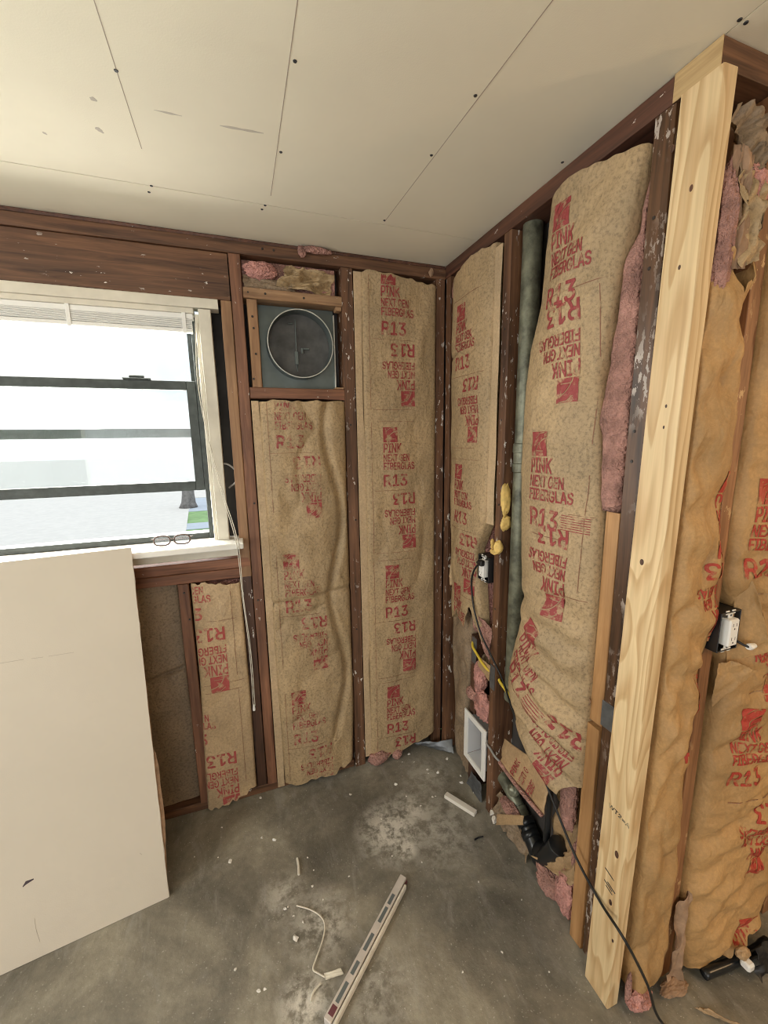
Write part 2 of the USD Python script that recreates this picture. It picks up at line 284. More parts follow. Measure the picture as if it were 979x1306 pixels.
# concrete: mottled, worn, with drifts of gypsum dust at the places where the work was done
DUST = [(-0.40, -0.36, 0.17, 0.62), (-0.29, -0.31, 0.13, 0.45), (-0.385, -0.45, 0.06, 0.8), (-0.24, -0.42, 0.22, 0.25), (-0.74, -0.58, 0.14, 0.32), (-0.81, -0.76, 0.10, 0.55), (-0.84, -0.46, 0.10, 0.28), (-0.70, -0.60, 0.07, 0.35), (-0.62, -0.80, 0.16, 0.2), (-0.16, -0.17, 0.16, 0.22)]
nd = {'g': ('geometry', {}), 'n1': ('noise_texture', {'scale': 2.6, 'detail': 7.0, 'roughness': 0.62, 'distortion': 0.7}), 'n2': ('noise_texture', {'scale': 34.0, 'detail': 5.0, 'roughness': 0.7}),
      'mm': ('mapping', {'scale': (9.0, 3.0, 1.0), 'rotation': (0, 0, 0.9)}), 'n3': ('noise_texture', {'scale': 1.6, 'detail': 5.0, 'roughness': 0.7, 'distortion': 1.0}),
      'r1': ('rgb_ramp', {'ramp': [(0.32, (0.125, 0.116, 0.095)), (0.5, (0.235, 0.216, 0.172)), (0.66, (0.38, 0.35, 0.275))]}),
      'r2': ('rgb_ramp', {'ramp': [(0.3, (0.80, 0.80, 0.80)), (0.7, (1.1, 1.1, 1.1))]}), 'x1': ('mix', {'mix_type': 'multiply', 'fac': 1.0}),
      'r3': ('rgb_ramp', {'ramp': [(0.54, (0, 0, 0)), (0.72, (0.5, 0.5, 0.5))]}), 'x2': ('mix', {'color2': (0.34, 0.33, 0.30)}),
      'dn': ('noise_texture', {'scale': 19.0, 'detail': 8.0, 'roughness': 0.74, 'distortion': 0.15}), 'dr': ('rgb_ramp', {'ramp': [(0.42, (0, 0, 0)), (0.56, (1, 1, 1))]}),
      'd0': ('value', {'value': 0.0}), 'dm': ('math', {'math_type': 'multiply', 'use_clamp': True}), 'x3': ('mix', {'color2': (0.68, 0.65, 0.58)}),
      'fn': ('noise_texture', {'scale': 190.0, 'detail': 2.0}), 'fr': ('rgb_ramp', {'ramp': [(0.69, (0, 0, 0)), (0.72, (0.7, 0.7, 0.7))]}), 'x4': ('mix', {'color2': (0.6, 0.58, 0.53)}),
      'b': ('bump', {'strength': 0.4, 'distance': 0.006}), 'rr': ('map_range', {'from_min': 0.3, 'from_max': 0.7, 'to_min': 0.45, 'to_max': 0.72}), 'p': ('principled_bsdf', {})}
ld = [('g.position', 'n1.vector'), ('g.position', 'n2.vector'), ('g.position', 'mm.vector'), ('mm.vector', 'n3.vector'), ('n1.fac', 'r1.fac'), ('n2.fac', 'r2.fac'), ('r1.color', 'x1.color1'), ('r2.color', 'x1.color2'),
      ('n3.fac', 'r3.fac'), ('r3.color', 'x2.fac'), ('x1.color', 'x2.color1'), ('g.position', 'dn.vector'), ('dn.fac', 'dr.fac'), ('g.position', 'fn.vector'), ('fn.fac', 'fr.fac')]
prev = 'd0.value'
for i, (x, y, r, a) in enumerate(DUST):
    nd[f'v{i}'] = ('vector_math', {'math_type': 'distance', 'vector2': (x, y, 0)}); nd[f'q{i}'] = ('map_range', {'from_min': r*0.1, 'from_max': r, 'to_min': a*2.1, 'to_max': 0.0, 'clamp': True}); nd[f'a{i}'] = ('math', {'math_type': 'maximum'})
    ld += [('g.position', f'v{i}.vector1'), (f'v{i}.value', f'q{i}.value'), (prev, f'a{i}.value1'), (f'q{i}.result', f'a{i}.value2')]; prev = f'a{i}.value'
ld += [(prev, 'dm.value1'), ('dr.color', 'dm.value2'), ('dm.value', 'x3.fac'), ('x2.color', 'x3.color1'), ('x3.color', 'x4.color1'), ('fr.color', 'x4.fac'), ('x4.color', 'p.base_color'),
       ('n2.fac', 'b.height'), ('b.normal', 'p.normal'), ('n1.fac', 'rr.value'), ('rr.result', 'p.roughness')]
mat('concrete', nd, ld)

# ------------------------------------------------------------------ the room's shell
XL, XR, YR = -3.2, 2.7, -4.8
def slab(x0, x1, y0, y1, z0, z1): return box(x0, x1, y0, y1, z0, z1, 0.0005)
fl = struct('floor', 'worn grey concrete floor with gypsum dust')
gx, gy = np.linspace(-1.9, 0.75, 107), np.linspace(0.088, -1.9, 81)
G = np.stack(np.meshgrid(gx, gy), -1); P3 = np.zeros(G.shape[:2]+(3,)); P3[..., :2] = G
edge = np.minimum.reduce([np.abs(G[..., 0]-gx[0]), np.abs(G[..., 0]-gx[-1]), np.abs(G[..., 1]-gy[0]), np.abs(G[..., 1]-gy[-1])])
P3[..., 2] = -0.004*fbm(P3*3.0, 3, 4)*np.clip(edge/0.15, 0, 1)+0.0005
part(fl, 'concrete_slab', shell(P3[::-1], 0.05), 'concrete', smooth=True)
part(fl, 'concrete_slab', cat(slab(XL, -1.9, YR, 0.09, -0.1, 0), slab(0.75, XR, YR, 0.1, -0.1, 0), slab(-1.9, 0.75, YR, -1.9, -0.1, 0)), 'concrete')
ce = struct('ceiling', 'unpainted drywall ceiling with pencil lines and dark screws')
part(ce, 'drywall_panel', slab(XL, 0.30, -0.234, 0.02, H, H+0.0127), 'ceiling_paper')
part(ce, 'drywall_panel', slab(XL, 0.004, -1.62, -0.2365, H, H+0.0127), 'ceiling_paper')
part(ce, 'drywall_panel', slab(0.006, XR, -1.62, -0.2365, H+0.0003, H+0.013), 'ceiling_paper')
part(ce, 'drywall_panel', slab(XL, XR, YR, -1.623, H, H+0.0127), 'ceiling_paper')
part(ce, 'joist_deck', slab(XL, XR, YR, 0.2, H+0.0131, H+0.05), 'sheathing')
for (a, b) in (((-1.045, -0.395), (-1.045, -0.9)), ((-0.731, -0.29), (-0.733, -1.0)), ((-0.363, -0.255), (-0.335, -1.0))):
    w = 0.0008; part(ce, 'pencil_line', cat(loft([[(a[0]-w, a[1], H-0.0004), (a[0]+w, a[1], H-0.0004), (a[0]+w, a[1], H+0.001), (a[0]-w, a[1], H+0.001)], [(b[0]-w, b[1], H-0.0004), (b[0]+w, b[1], H-0.0004), (b[0]+w, b[1], H+0.001), (b[0]-w, b[1], H+0.001)]])), 'pencil')
def dots(parent, nm, pts, r, m, ax, sgn):
    """short discs (screw or nail heads) proud of a surface; ax: the surface's axis"""
    for c in pts:
        prof = [(0.0001, sgn*0.0012), (r*0.8, sgn*0.0012), (r, 0.0), (r, -sgn*0.003)]
        mm = lathe(prof, c, 'xyz'[ax], 10); part(parent, nm, mm, m)
dots(ce, 'screw', [unp(u, v, 2, H) for u, v in ((148, 90), (376, 78), (358, 194), (606, 122), (550, 198), (193, 237), (190, 245), (338, 262), (334, 267), (490, 281), (717, 207), (943, 25), (951, 29))], 0.0042, 'screw', 2, -1)
for k, (u, v, u2, v2, w) in enumerate(((196, 140, 232, 148, .003), (280, 160, 336, 170, .0045), (114, 124, 124, 129, .006), (122, 162, 132, 170, .008), (54, 168, 60, 172, .004))):
    a, b = unp(u, v, 2, H), unp(u2, v2, 2, H); d = (b-a)/np.linalg.norm(b-a); nrm = np.array([-d[1], d[0], 0]); R0 = []
    for t in np.linspace(0, 1, 9):
        c = a+(b-a)*t; ww = w*(0.3+0.7*noise(np.array([t*9, k, 0.]), 3))*(0.25+math.sin(math.pi*t)); R0.append([c-nrm*ww-[0, 0, .0003], c+nrm*ww-[0, 0, .0003], c+nrm*ww+[0, 0, .001], c-nrm*ww+[0, 0, .001]])
    part(ce, 'scuff_mark', loft(R0), 'scuff')
wl = struct('wall_left'); part(wl, 'panel', cat(slab(XL-0.1, XL, YR, -2.2, 0, H+0.02), slab(XL-0.1, XL, -0.9, 0.09, 0, H+0.02), slab(XL-0.1, XL, -2.2, -0.9, 0, 0.9), slab(XL-0.1, XL, -2.2, -0.9, 2.0, H+0.02)), 'wall_paint')
wr_ = struct('wall_far_right'); part(wr_, 'panel', slab(XR, XR+0.1, YR, -0.95, 0, H+0.02), 'wall_paint')
wk = struct('wall_rear')
part(wk, 'panel', slab(XL, -2.8, YR-0.1, YR, 0, H+0.02), 'wall_paint'); part(wk, 'panel', slab(-0.6, XR, YR-0.1, YR, 0, H+0.02), 'wall_paint'); part(wk, 'panel', slab(-2.8, -0.6, YR-0.1, YR, 2.1, H+0.02), 'wall_paint')

# ------------------------------------------------------------------ back wall framing (faces at y = 0, cavity to y = 0.089)
wb = struct('wall_back', 'open stud wall of reddish brown lumber')
D = 0.089
part(wb, 'top_plate', beam(XL, 0.0, 0.0, D, 2.195, 2.236, 1), 'old_wood_across', 30)
part(wb, 'upper_plate', beam(XL, 0.0, 0.004, D, 2.2365, 2.2495, 2), 'old_wood_deep', 30)
part(wb, 'header', beam(-2.30, -0.862, 0.003, D, 2.037, 2.193, 3), 'old_wood_across', 30)
part(wb, 'stud', beam(-0.858, -0.818, 0.0, D, 0.036, 2.194, 4), 'red_wood_upright', 30)
part(wb, 'jack_stud', beam(-0.896, -0.8595, 0.001, D, 1.006, 2.036, 5), 'tan_wood_upright', 30)
part(wb, 'cripple_stud', beam(-0.901, -0.8605, 0.006, D, 0.036, 1.004, 6), 'dark_wood_upright', 30)
part(wb, 'stud', beam(-0.452, -0.405, 0.0, D, 0.0, 2.194, 7), 'old_wood_upright', 30)
part(wb, 'corner_stud', beam(-0.042, -0.002, 0.0, D, 0.0, 2.194, 8), 'old_wood_upright', 30)
part(wb, 'cripple_stud', beam(-1.131, -1.092, 0.0, D, 0.036, 1.004, 9), 'red_wood_upright', 30)
part(wb, 'cripple_stud', beam(-1.62, -1.58, 0.0, D, 0.036, 1.004, 10), 'red_wood_upright', 30)
part(wb, 'rough_sill', beam(-2.30, -0.862, 0.0, D, 1.046, 1.086, 11), 'red_wood_across', 30)
part(wb, 'rough_sill', beam(-2.30, -0.897, 0.001, D, 1.005, 1.0445, 12), 'red_wood_across', 30)
part(wb, 'bottom_plate', beam(XL, -0.46, 0.004, D, 0.0, 0.0355, 13), 'old_wood_across', 30)
part(wb, 'stud', beam(-2.34, -2.302, 0.0, D, 0.036, 2.194, 14), 'red_wood_upright', 30)
part(wb, 'blocking', beam(-0.8165, -0.4535, -0.006, 0.078, 2.051, 2.087, 15), 'tan_wood_across', 30, label='pale tan blocking over the round duct')
part(wb, 'blocking', beam(-0.806, -0.770, 0.001, 0.060, 1.741, 2.049, 16), 'tan_wood_upright', 30, label='tan upright block left of the round duct')
part(wb, 'blocking', beam(-0.8165, -0.4535, -0.004, 0.078, 1.699, 1.7395, 17), 'red_wood_across', 30, label='reddish block under the round duct')
part(wb, 'shim', box(-0.478, -0.4545, -0.003, 0.03, 2.034, 2.0495), 'tan_wood_across')
part(wb, 'shim', box(-0.49, -0.4545, -0.004, 0.03, 1.7405, 1.7475), 'tan_wood_across')
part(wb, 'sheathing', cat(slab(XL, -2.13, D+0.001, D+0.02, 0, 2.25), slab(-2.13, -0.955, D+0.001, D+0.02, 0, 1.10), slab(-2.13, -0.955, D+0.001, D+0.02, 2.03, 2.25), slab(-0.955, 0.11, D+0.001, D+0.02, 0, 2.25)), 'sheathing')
dots(wb, 'nail', [(-0.79, -.0005, 1.99), (-0.788, -.0005, 1.95), (-0.786, -.0005, 1.86), (-0.80, -.0005, 1.77), (-0.80, -0.0045, 2.07), (-0.74, -.0065, 2.07), (-0.60, -.0065, 2.068), (-0.83, -.0005, 1.3), (-0.842, -.0005, 0.9), (-0.43, -.0005, 1.6), (-0.42, -.0005, 1.2), (-0.43, -.0005, 0.7), (-0.74, -.0005, 2.222), (-0.70, -.0005, 2.222), (-1.11, -.0005, 0.97), (-1.10, -.0005, 0.86)], 0.0042, 'nail', 1, -1)

# ------------------------------------------------------------------ window
wn = struct('window_1', 'dark metal sash window with cream casing')
part(wn, 'side_casing', beam(-0.972, -0.931, -0.004, 0.05, 1.166, 2.0, 21, jit=0.001), 'cream_paint', 30)
part(wn, 'side_stop', beam(-0.986, -0.9725, 0.008, 0.05, 1.166, 1.984, 22, jit=0.0006), 'cream_paint', 30)
part(wn, 'head_casing', beam(-2.2, -0.905, -0.006, 0.05, 2.003, 2.036, 23, jit=0.001), 'cream_paint', 30)
part(wn, 'head_jamb', box(-2.13, -0.987, 0.0, 0.085, 1.985, 2.0025), 'cream_paint')
part(wn, 'window_sill', box(-2.2, -0.881, -0.088, 0.062, 1.143, 1.1655, 0.003), 'white_paint')
part(wn, 'apron', beam(-2.2, -0.905, -0.014, 0.03, 1.10, 1.1425, 24, jit=0.001), 'cream_paint', 30)
part(wn, 'outer_frame', cat(box(-1.005, -0.9875, 0.05, 0.115, 1.166, 1.984), box(-2.13, -2.112, 0.05, 0.115, 1.166, 1.984)), 'bronze_frame')
part(wn, 'outer_frame', box(-2.112, -1.0055, 0.05, 0.115, 1.965, 1.984), 'bronze_frame')
part(wn, 'outer_frame', box(-2.112, -1.0055, 0.055, 0.115, 1.166, 1.188), 'bronze_frame')
def sash(z0, z1, y, x0, x1, st, r0, r1, nm):
    s = part(wn, nm, cat(box(x0, x0+st, y-0.012, y+0.012, z0, z1), box(x1-st, x1, y-0.012, y+0.012, z0, z1), box(x0+st, x1-st, y-0.012, y+0.012, z0, z0+r0), box(x0+st, x1-st, y-0.012, y+0.012, z1-r1, z1)), 'bronze_frame')
    part(s, 'glass_pane', slab(x0+st, x1-st, y-0.0015, y+0.0015, z0+r0, z1-r1), 'window_glass')
sash(1.558, 1.964, 0.096, -2.111, -1.006, 0.016, 0.034, 0.02, 'upper_sash')
sash(1.357, 1.762, 0.066, -2.111, -1.006, 0.032, 0.035, 0.032, 'lower_sash')
part(wn, 'sash_lock', cat(box(-1.24, -1.15, 0.045, 0.07, 1.7625, 1.768), box(-1.22, -1.17, 0.048, 0.066, 1.768, 1.778, 0.003)), 'bronze_frame')
# raised mini blind
bl = thing('mini_blind', 'white mini blind pulled up to the head of the window', 'window blind', (-1.55, 0.02, 1.92))
part(bl, 'headrail', box(-2.09, -0.99, 0.004, 0.032, 1.966, 1.9845, 0.002), 'blind_white')
for k in range(7): part(bl, 'slat', box(-2.085, -0.996, 0.003, 0.028, 1.9365+k*0.0042, 1.9395+k*0.0042, 0.0008), 'blind_white')
part(bl, 'bottom_rail', box(-2.085, -0.996, 0.003, 0.028, 1.921, 1.9345, 0.002), 'blind_white')
for x in (-1.02, -1.36, -1.72, -2.05): part(bl, 'bracket', box(x-0.006, x+0.006, 0.0005, 0.0035, 1.918, 1.986, 0.0008), 'blind_white')
C1 = [unp(u, v, 1, y) for u, v, y in ((249, 412, 0.0), (252, 487, -0.012), (265, 560, -0.028), (283, 630, -0.055), (301, 692, -0.094), (309, 760, -0.06), (318, 830, -0.03), (323, 900, -0.012))]
part(bl, 'pull_cord', tube(C1, 0.0016, 6, 8), 'cord_white', True)
C2 = [p+np.array([0.005+0.002*math.sin(i*2.1), -0.004, 0.0]) for i, p in enumerate(C1)]; part(bl, 'pull_cord', tube(C2, 0.0016, 6, 8), 'cord_white', True)
tz = C1[-1]; part(bl, 'cord_tassel', lathe([(0.0005, 0.012), (0.003, 0.012), (0.006, -0.008), (0.0055, -0.014), (0.0005, -0.014)], tz+np.array([0.002, -0.003, -0.006]), 'z', 12), 'white_plastic', 40)
# eyeglasses on the sill
eg = thing('eyeglasses', 'folded eyeglasses with thin brown rims on the window sill', 'glasses', (-1.125, -0.02, 1.1665))
for cx in (-1.161, -1.094):
    ang = np.linspace(0, 2*np.pi, 29)[:-1]; e = 0.75
    px = np.sign(np.cos(ang))*np.abs(np.cos(ang))**e*0.0265; pz = np.sign(np.sin(ang))*np.abs(np.sin(ang))**e*0.0175
    rim = np.c_[cx+px, -0.022+0*px, 1.1862+pz]; part(eg, 'rim', tube(np.vstack([rim, rim[:1]]), 0.0027, 8), 'glasses_frame', True)
    lens = np.vstack([rim+[0, -0.0008, 0], rim+[0, 0.0008, 0]]); part(eg, 'lens', trimesh.convex.convex_hull(lens), 'lens_glass')
part(eg, 'bridge', tube([(-1.135, -0.022, 1.190), (-1.1275, -0.0235, 1.1935), (-1.120, -0.022, 1.190)], 0.0016, 8, 5), 'glasses_frame', True)
for sx, x0, x1 in ((1, -1.190, -1.075), (-1, -1.065, -1.18)):
    part(eg, 'temple', tube([(x0, -0.021, 1.193), (x0, -0.016, 1.193), (x0+sx*0.004, -0.010-sx*0.002, 1.192), (x1, -0.008-sx*0.003, 1.185)], 0.0018, 8, 5), 'glasses_frame', True)
# cable stub in the gap beside the window
single('cable_stub', tube([unp(u, v, 1, y) for u, v, y in ((272, 590, 0.045), (282, 591, 0.012), (292, 593, 0.006), (302, 603, 0.006), (301, 614, 0.008), (292, 622, 0.03))], 0.0035, 8, 6), 'grey_cable', 'bare grey cable stub looping out of the gap beside the window', 'cable', True)

# ------------------------------------------------------------------ insulation batts
TXT = {}
def text2d(s, cap, width):
    k = (s, cap, width)
    if k not in TXT:
        m = meshkit.text_mesh(s, cap, 0.0005, bold=True); v = m.vertices.copy()
        lo, hi = v.min(0), v.max(0); v[:, 0] = (v[:, 0]-lo[0])*width/(hi[0]-lo[0]); v[:, 1] = (v[:, 1])*1.0
        vv, ff = trimesh.remesh.subdivide_to_size(v, m.faces, 0.011); TXT[k] = (vv, ff)
    return TXT[k]
def logo2d():
    if 'logo' not in TXT:
        from shapely.geometry import box as sb, Point, LineString
        q = sb(0, 0, .062, .062)
        arc = Point(.066, -.004).buffer(.052, 24).difference(Point(.066, -.004).buffer(.0485, 24))
        g = q.difference(arc).difference(sb(.018, .012, .050, .0145)).difference(LineString([(.014, .046), (.03, .058), (.05, .060)]).buffer(.0013))
        m = trimesh.util.concatenate([trimesh.creation.extrude_polygon(x, .0005, engine='earcut') for x in getattr(g, 'geoms', [g])])
        TXT['logo'] = trimesh.remesh.subdivide_to_size(m.vertices, m.faces, 0.013)
    return TXT['logo']
def bar2d(x0, x1, y0, y1):
    m = trimesh.creation.box([x1-x0, y1-y0, .0005]); m.apply_translation([(x0+x1)/2, (y0+y1)/2, 0])
    return trimesh.remesh.subdivide_to_size(m.vertices, m.faces, 0.03)
def join2d(items):
    V, Fc, n = [], [], 0
    for (v, f), dx, dy in items:
        V.append(v+np.array([dx, dy, 0])); Fc.append(f+n); n += len(v)
    return np.vstack(V), np.vstack(Fc)
def block(fine=False):
    it = [(logo2d(), 0, -.062), (text2d('PINK', .038, .080), 0, -.105), (text2d('NEXT GEN', .029, .118), 0, -.142), (text2d('FIBERGLAS', .029, .142), 0, -.177), (text2d('R13', .048, .106), 0, -.248)]
    if fine: it += [(bar2d(0, .075, 0, .0018), .116, -.206-k*.006) for k in range(7)]
    return join2d(it)
PLANES = {'back': lambda u, z, d: np.stack([u, -d, z], -1), 'right': lambda u, z, d: np.stack([-d, -u, z], -1), 'ret': lambda u, z, d: np.stack([u, -L-d, z], -1)}
def tri(x): return np.abs(x-np.floor(x)-.5)*2
def crump(u, z, seed, f=7.0, aniso=1.0):
    g = np.random.default_rng(seed+500); out = 0; q = np.stack([u*f*.45, z*f*.45*aniso, np.full_like(u, seed*.9)], -1)
    for k in range(6):
        a = g.random()*PI; ff = f*(.55+1.1*g.random()); w = (fbm(q+k*5.3, 2, seed+k)-.5)*1.5; m = np.clip((noise(q*1.3+k*9.1, seed+40+k)-.3)*2.2, 0, 1)
        out = out+(tri((u*math.cos(a)+z*aniso*math.sin(a))*ff+w+g.random())-.5)*m*f/ff
    return out*.6
PI = math.pi
class Batt:
    def __init__(s, plane, left, right, zb, zt, d0=0.003, bulge=0.02, a1=0.006, a2=0.006, seed=0, fx=9.0, fz=5.0, power=0.45, extra=None, c=0.004, cf=7.0, ca=0.8, wrap=True, c2=0.002):
        s.c2 = c2
        s.c, s.cf, s.ca, s.wrap = c, cf, ca, wrap
        s.P = PLANES[plane]; s.l = lambda z: poly(left, z); s.r = lambda z: poly(right, z); s.zb, s.zt = zb, zt; s.seed = seed
        s.d0, s.bulge, s.a1, s.a2, s.fx, s.fz, s.pw, s.extra = d0, bulge, a1, a2, fx, fz, power, extra
    def s_of(s, u, z): return (u-s.l(z))/np.maximum(s.r(z)-s.l(z), 1e-6)
    def d(s, u, z):
        t = np.clip(s.s_of(u, z), 0, 1); q = np.stack([u*s.fx, z*s.fz, np.full_like(u, s.seed*1.7)], -1)
        pil = (4*t*(1-t))**s.pw
        q2 = np.stack([u*s.fx*0.8+z*s.fz*0.5+fbm(q*0.7, 2, s.seed+3)*2, z*s.fz*0.9-u*s.fx*0.35, np.full_like(u, s.seed+.5)], -1)
        rid = (1-np.abs(2*noise(q2, s.seed+7)-1))**5
        out = s.d0+s.bulge*pil+(s.a1*(fbm(q, 4, s.seed)-0.5)*2-s.a2*rid)*np.clip(pil*1.3, 0.15, 1)
        if s.c: out = out+s.c*crump(u, z, s.seed, s.cf, s.ca)*np.clip(pil*1.2, .25, 1)
        if s.c2: out = out+s.c2*crump(u, z, s.seed+77, 17.0, s.ca)*np.clip(pil*1.2, .25, 1)
        return out+(s.extra(u, z, t) if s.extra else 0)
    def grid(s, step):
        zlo, zhi = s.zb(np.array([0., .25, .5, .75, 1.])).min(), s.zt(np.array([0., .25, .5, .75, 1.])).max()
        m = int(np.ceil((s.r((zlo+zhi)/2)-s.l((zlo+zhi)/2))/step))+2; n = int(np.ceil((zhi-zlo)/step))+2
        S, Tm = np.meshgrid(np.linspace(0, 1, m), np.linspace(0, 1, n)); b, t = s.zb(S), s.zt(S); Z = b+(t-b)*Tm
        U = s.l(Z)+(s.r(Z)-s.l(Z))*S; return U, Z, S
    def point(s, u, z, lift=0.0): u, z = np.array([float(u)]), np.array([float(z)]); return s.P(u, z, s.d(u, z)+lift)[0]
    def facing(s, step=0.0085):
        U, Z, S = s.grid(step); Dd = s.d(U, Z)
        if s.wrap: U, Z, Dd = np.c_[U[:, :1], U, U[:, -1:]], np.c_[Z[:, :1], Z, Z[:, -1:]], np.c_[np.minimum(Dd[:, :1]-.02, -.03), Dd, np.minimum(Dd[:, -1:]-.02, -.03)]
        return shell(s.P(U, Z, Dd), 0.0022)
    def body(s, depth=0.078, inset=0.006, step=0.03):
        U, Z, S = s.grid(step); c = U.mean(1, keepdims=True); U = c+(U-c)*(1-inset*6)
        f = s.P(U, Z, np.full_like(U, min(s.d0-.036, -.036))); b = s.P(U, Z, np.full_like(U, -depth)); return shell(f, 0, back=b)
    def drape(s, vf, u0, z0, ang=0.0, sc=1.0, lift=0.0011):
        v, f = vf; c, n = math.cos(ang)*sc, math.sin(ang)*sc
        u = u0+v[:, 0]*c-v[:, 1]*n; z = z0+v[:, 0]*n+v[:, 1]*c; t = s.s_of(u, z)
        ok = (t > .012) & (t < .988) & (z > s.zb(np.clip(t, 0, 1))+.004) & (z < s.zt(np.clip(t, 0, 1))-.004); keep = ok[f].all(1)
        V = s.P(u, z, s.d(u, z)+lift+v[:, 2]); return trimesh.Trimesh(V, f[keep], process=False)
def edge_fn(pts, seed, amp=0.006):
    a = np.array(pts, float); return lambda S: np.interp(S, a[:, 0], a[:, 1])+amp*(noise(np.stack([S*14, S*0+seed, S*0], -1), seed)-0.5)*2
def make_batt(name, label, b, prints=(), paper='kraft_paper', inkm='red_ink', group=None, rules=(), body='pink_fiberglass', flange=None, catg='insulation', step=0.0085):
    zc = float(b.zb(np.array([0.5]))[0]); base = b.point(float(b.l(zc)+b.r(zc))/2, zc)
    t = thing(name, label, catg, base, group=group)
    part(t, 'kraft_facing', b.facing(step), paper, True)
    if body: part(t, 'fiberglass_core', b.body(), body, True)
    for (u, z, ang, sc, fine) in prints:
        m = b.drape(block(fine), u, z, ang, sc)
        if len(m.faces): m.remove_unreferenced_vertices(); part(t, 'printed_lettering', m, inkm)
    for (u0, u1, z0, z1) in rules:
        m = b.drape(bar2d(0, u1-u0, 0, z1-z0), u0, z0)
        if len(m.faces): m.remove_unreferenced_vertices(); part(t, 'printed_rule', m, 'thin_red_ink')
    if flange:
        f0, f1, z0, z1, dd, sd = flange; Z, U = np.meshgrid(np.linspace(z0, z1, int((z1-z0)/.02)), np.linspace(f0, f1, 5), indexing='ij')
        dw = dd+0.0025*(fbm(np.stack([U*20, Z*9, Z*0+sd], -1), 3, sd)); U2 = U+0.006*(noise(np.stack([Z*6, Z*0, Z*0+sd], -1), sd)-.5)*(U-f0)/(f1-f0)*2
        part(t, 'stapling_flange', shell(b.P(U2, Z, dw), 0.0008), 'kraft_flange', True, label='paler folded paper flange')
    return t
PI = math.pi
def upr(u, z, sc=1.0, ang=0.0, fine=False): return (u, z, ang, sc, fine)
def inv(u, ztop, sc=1.0, ang=0.0): return (u, ztop-0.25*sc, PI+ang, sc, False)       # 180-degree block: R13 on top, logo below
TH = 0.0016
def ruleset(u0, u1, ztop): return [(u0, u1, ztop+.022, ztop+.022+TH), (u0, u1, ztop-.268, ztop-.268+TH), (u0, u1, ztop-.545, ztop-.545+TH), (u0-.012, u0-.012+TH, ztop-.545, ztop+.022)]

g0 = lambda z: (lambda S: np.full_like(S, z))
b2 = Batt('back', [(0, -.374), (2.2, -.372)], [(0, -.040), (1.0, -.046), (2.2, -.046)], edge_fn([(0, .055), (.2, .02), (.5, .045), (1, .09)], 2, .012), edge_fn([(0, 2.188), (.4, 2.186), (1, 2.16)], 3, .006), d0=.004, bulge=.022, a1=.006, a2=.006, seed=11, c=.006)
pr, ru = [], []
for zt in (2.205, 1.589, .988, .396): pr += [upr(-.297, zt), inv(-.153, zt-.28)]; ru += ruleset(-.335, -.16, zt)
make_batt('insulation_batt', 'tall kraft-faced insulation batt in the back corner, right of the brown stud', b2, pr, rules=ru, flange=(-.404, -.372, .04, 2.185, .0015, 4))
b1 = Batt('back', [(0, -.782), (.6, -.790), (1.69, -.786)], [(0, -.470), (.35, -.456), (1.3, -.458), (1.69, -.454)], edge_fn([(0, .012), (.4, .02), (.75, .03), (1, .06)], 5, .012), edge_fn([(0, 1.69), (1, 1.693)], 6, .005), d0=.004, bulge=.032, a1=.010, a2=.012, seed=23, fx=8, c=.010, ca=.6,
          extra=lambda u, z, t: -.018*np.exp(-((u+.515+.03*np.sin(z*9))/.016)**2)*(z > .2)-.014*np.exp(-((z-.89-.1*(u+.62))/.012)**2))
pr, ru = [], []
for zt in (1.76, 1.085, .47): pr += [upr(-.735, zt), inv(-.570, zt-.28)]; ru += [(-.762, -.600, zt-.268, zt-.268+TH), (-.762, -.762+TH, zt-.5, zt)]
make_batt('insulation_batt', 'kraft-faced insulation batt below the round duct, between two studs', b1, pr, rules=ru, flange=(-.815, -.785, .01, 1.69, .002, 9), inkm='worn_red_ink')
bl_ = Batt('back', [(0, -1.105), (.2, -1.10), (.6, -1.085), (1.0, -1.083)], [(0, -.905), (.5, -.900), (1.02, -.905)], edge_fn([(0, .0), (.3, .012), (.7, .03), (1, .05)], 8, .014), edge_fn([(0, 1.0), (.4, 1.004), (1, .985)], 9, .008), d0=.008, bulge=.012, a1=.005, a2=.004, seed=31, c=.005)
make_batt('insulation_batt', 'narrow kraft-faced insulation batt under the right end of the window', bl_, [upr(-1.16, 1.105), inv(-.977, .82, 1.12), upr(-1.185, .56), inv(-.975, .26, 1.1)], paper='light_kraft', inkm='light_red_ink',
          rules=[(-1.07, -.92, .575, .575+TH), (-1.07, -.93, .54, .54+TH), (-.945, -.945+TH, .1, .54), (-.945, -.945+TH, .6, .96), (-1.04, -.93, .845, .845+TH)], group=None)
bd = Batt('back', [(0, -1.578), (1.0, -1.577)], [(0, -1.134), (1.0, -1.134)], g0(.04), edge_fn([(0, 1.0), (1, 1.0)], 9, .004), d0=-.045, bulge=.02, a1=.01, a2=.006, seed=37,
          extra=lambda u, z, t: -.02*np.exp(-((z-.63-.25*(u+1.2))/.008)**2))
make_batt('insulation_batt', 'dark dusty creased insulation batt behind the leaning drywall sheet', bd, paper='dusty_kraft', body=None)

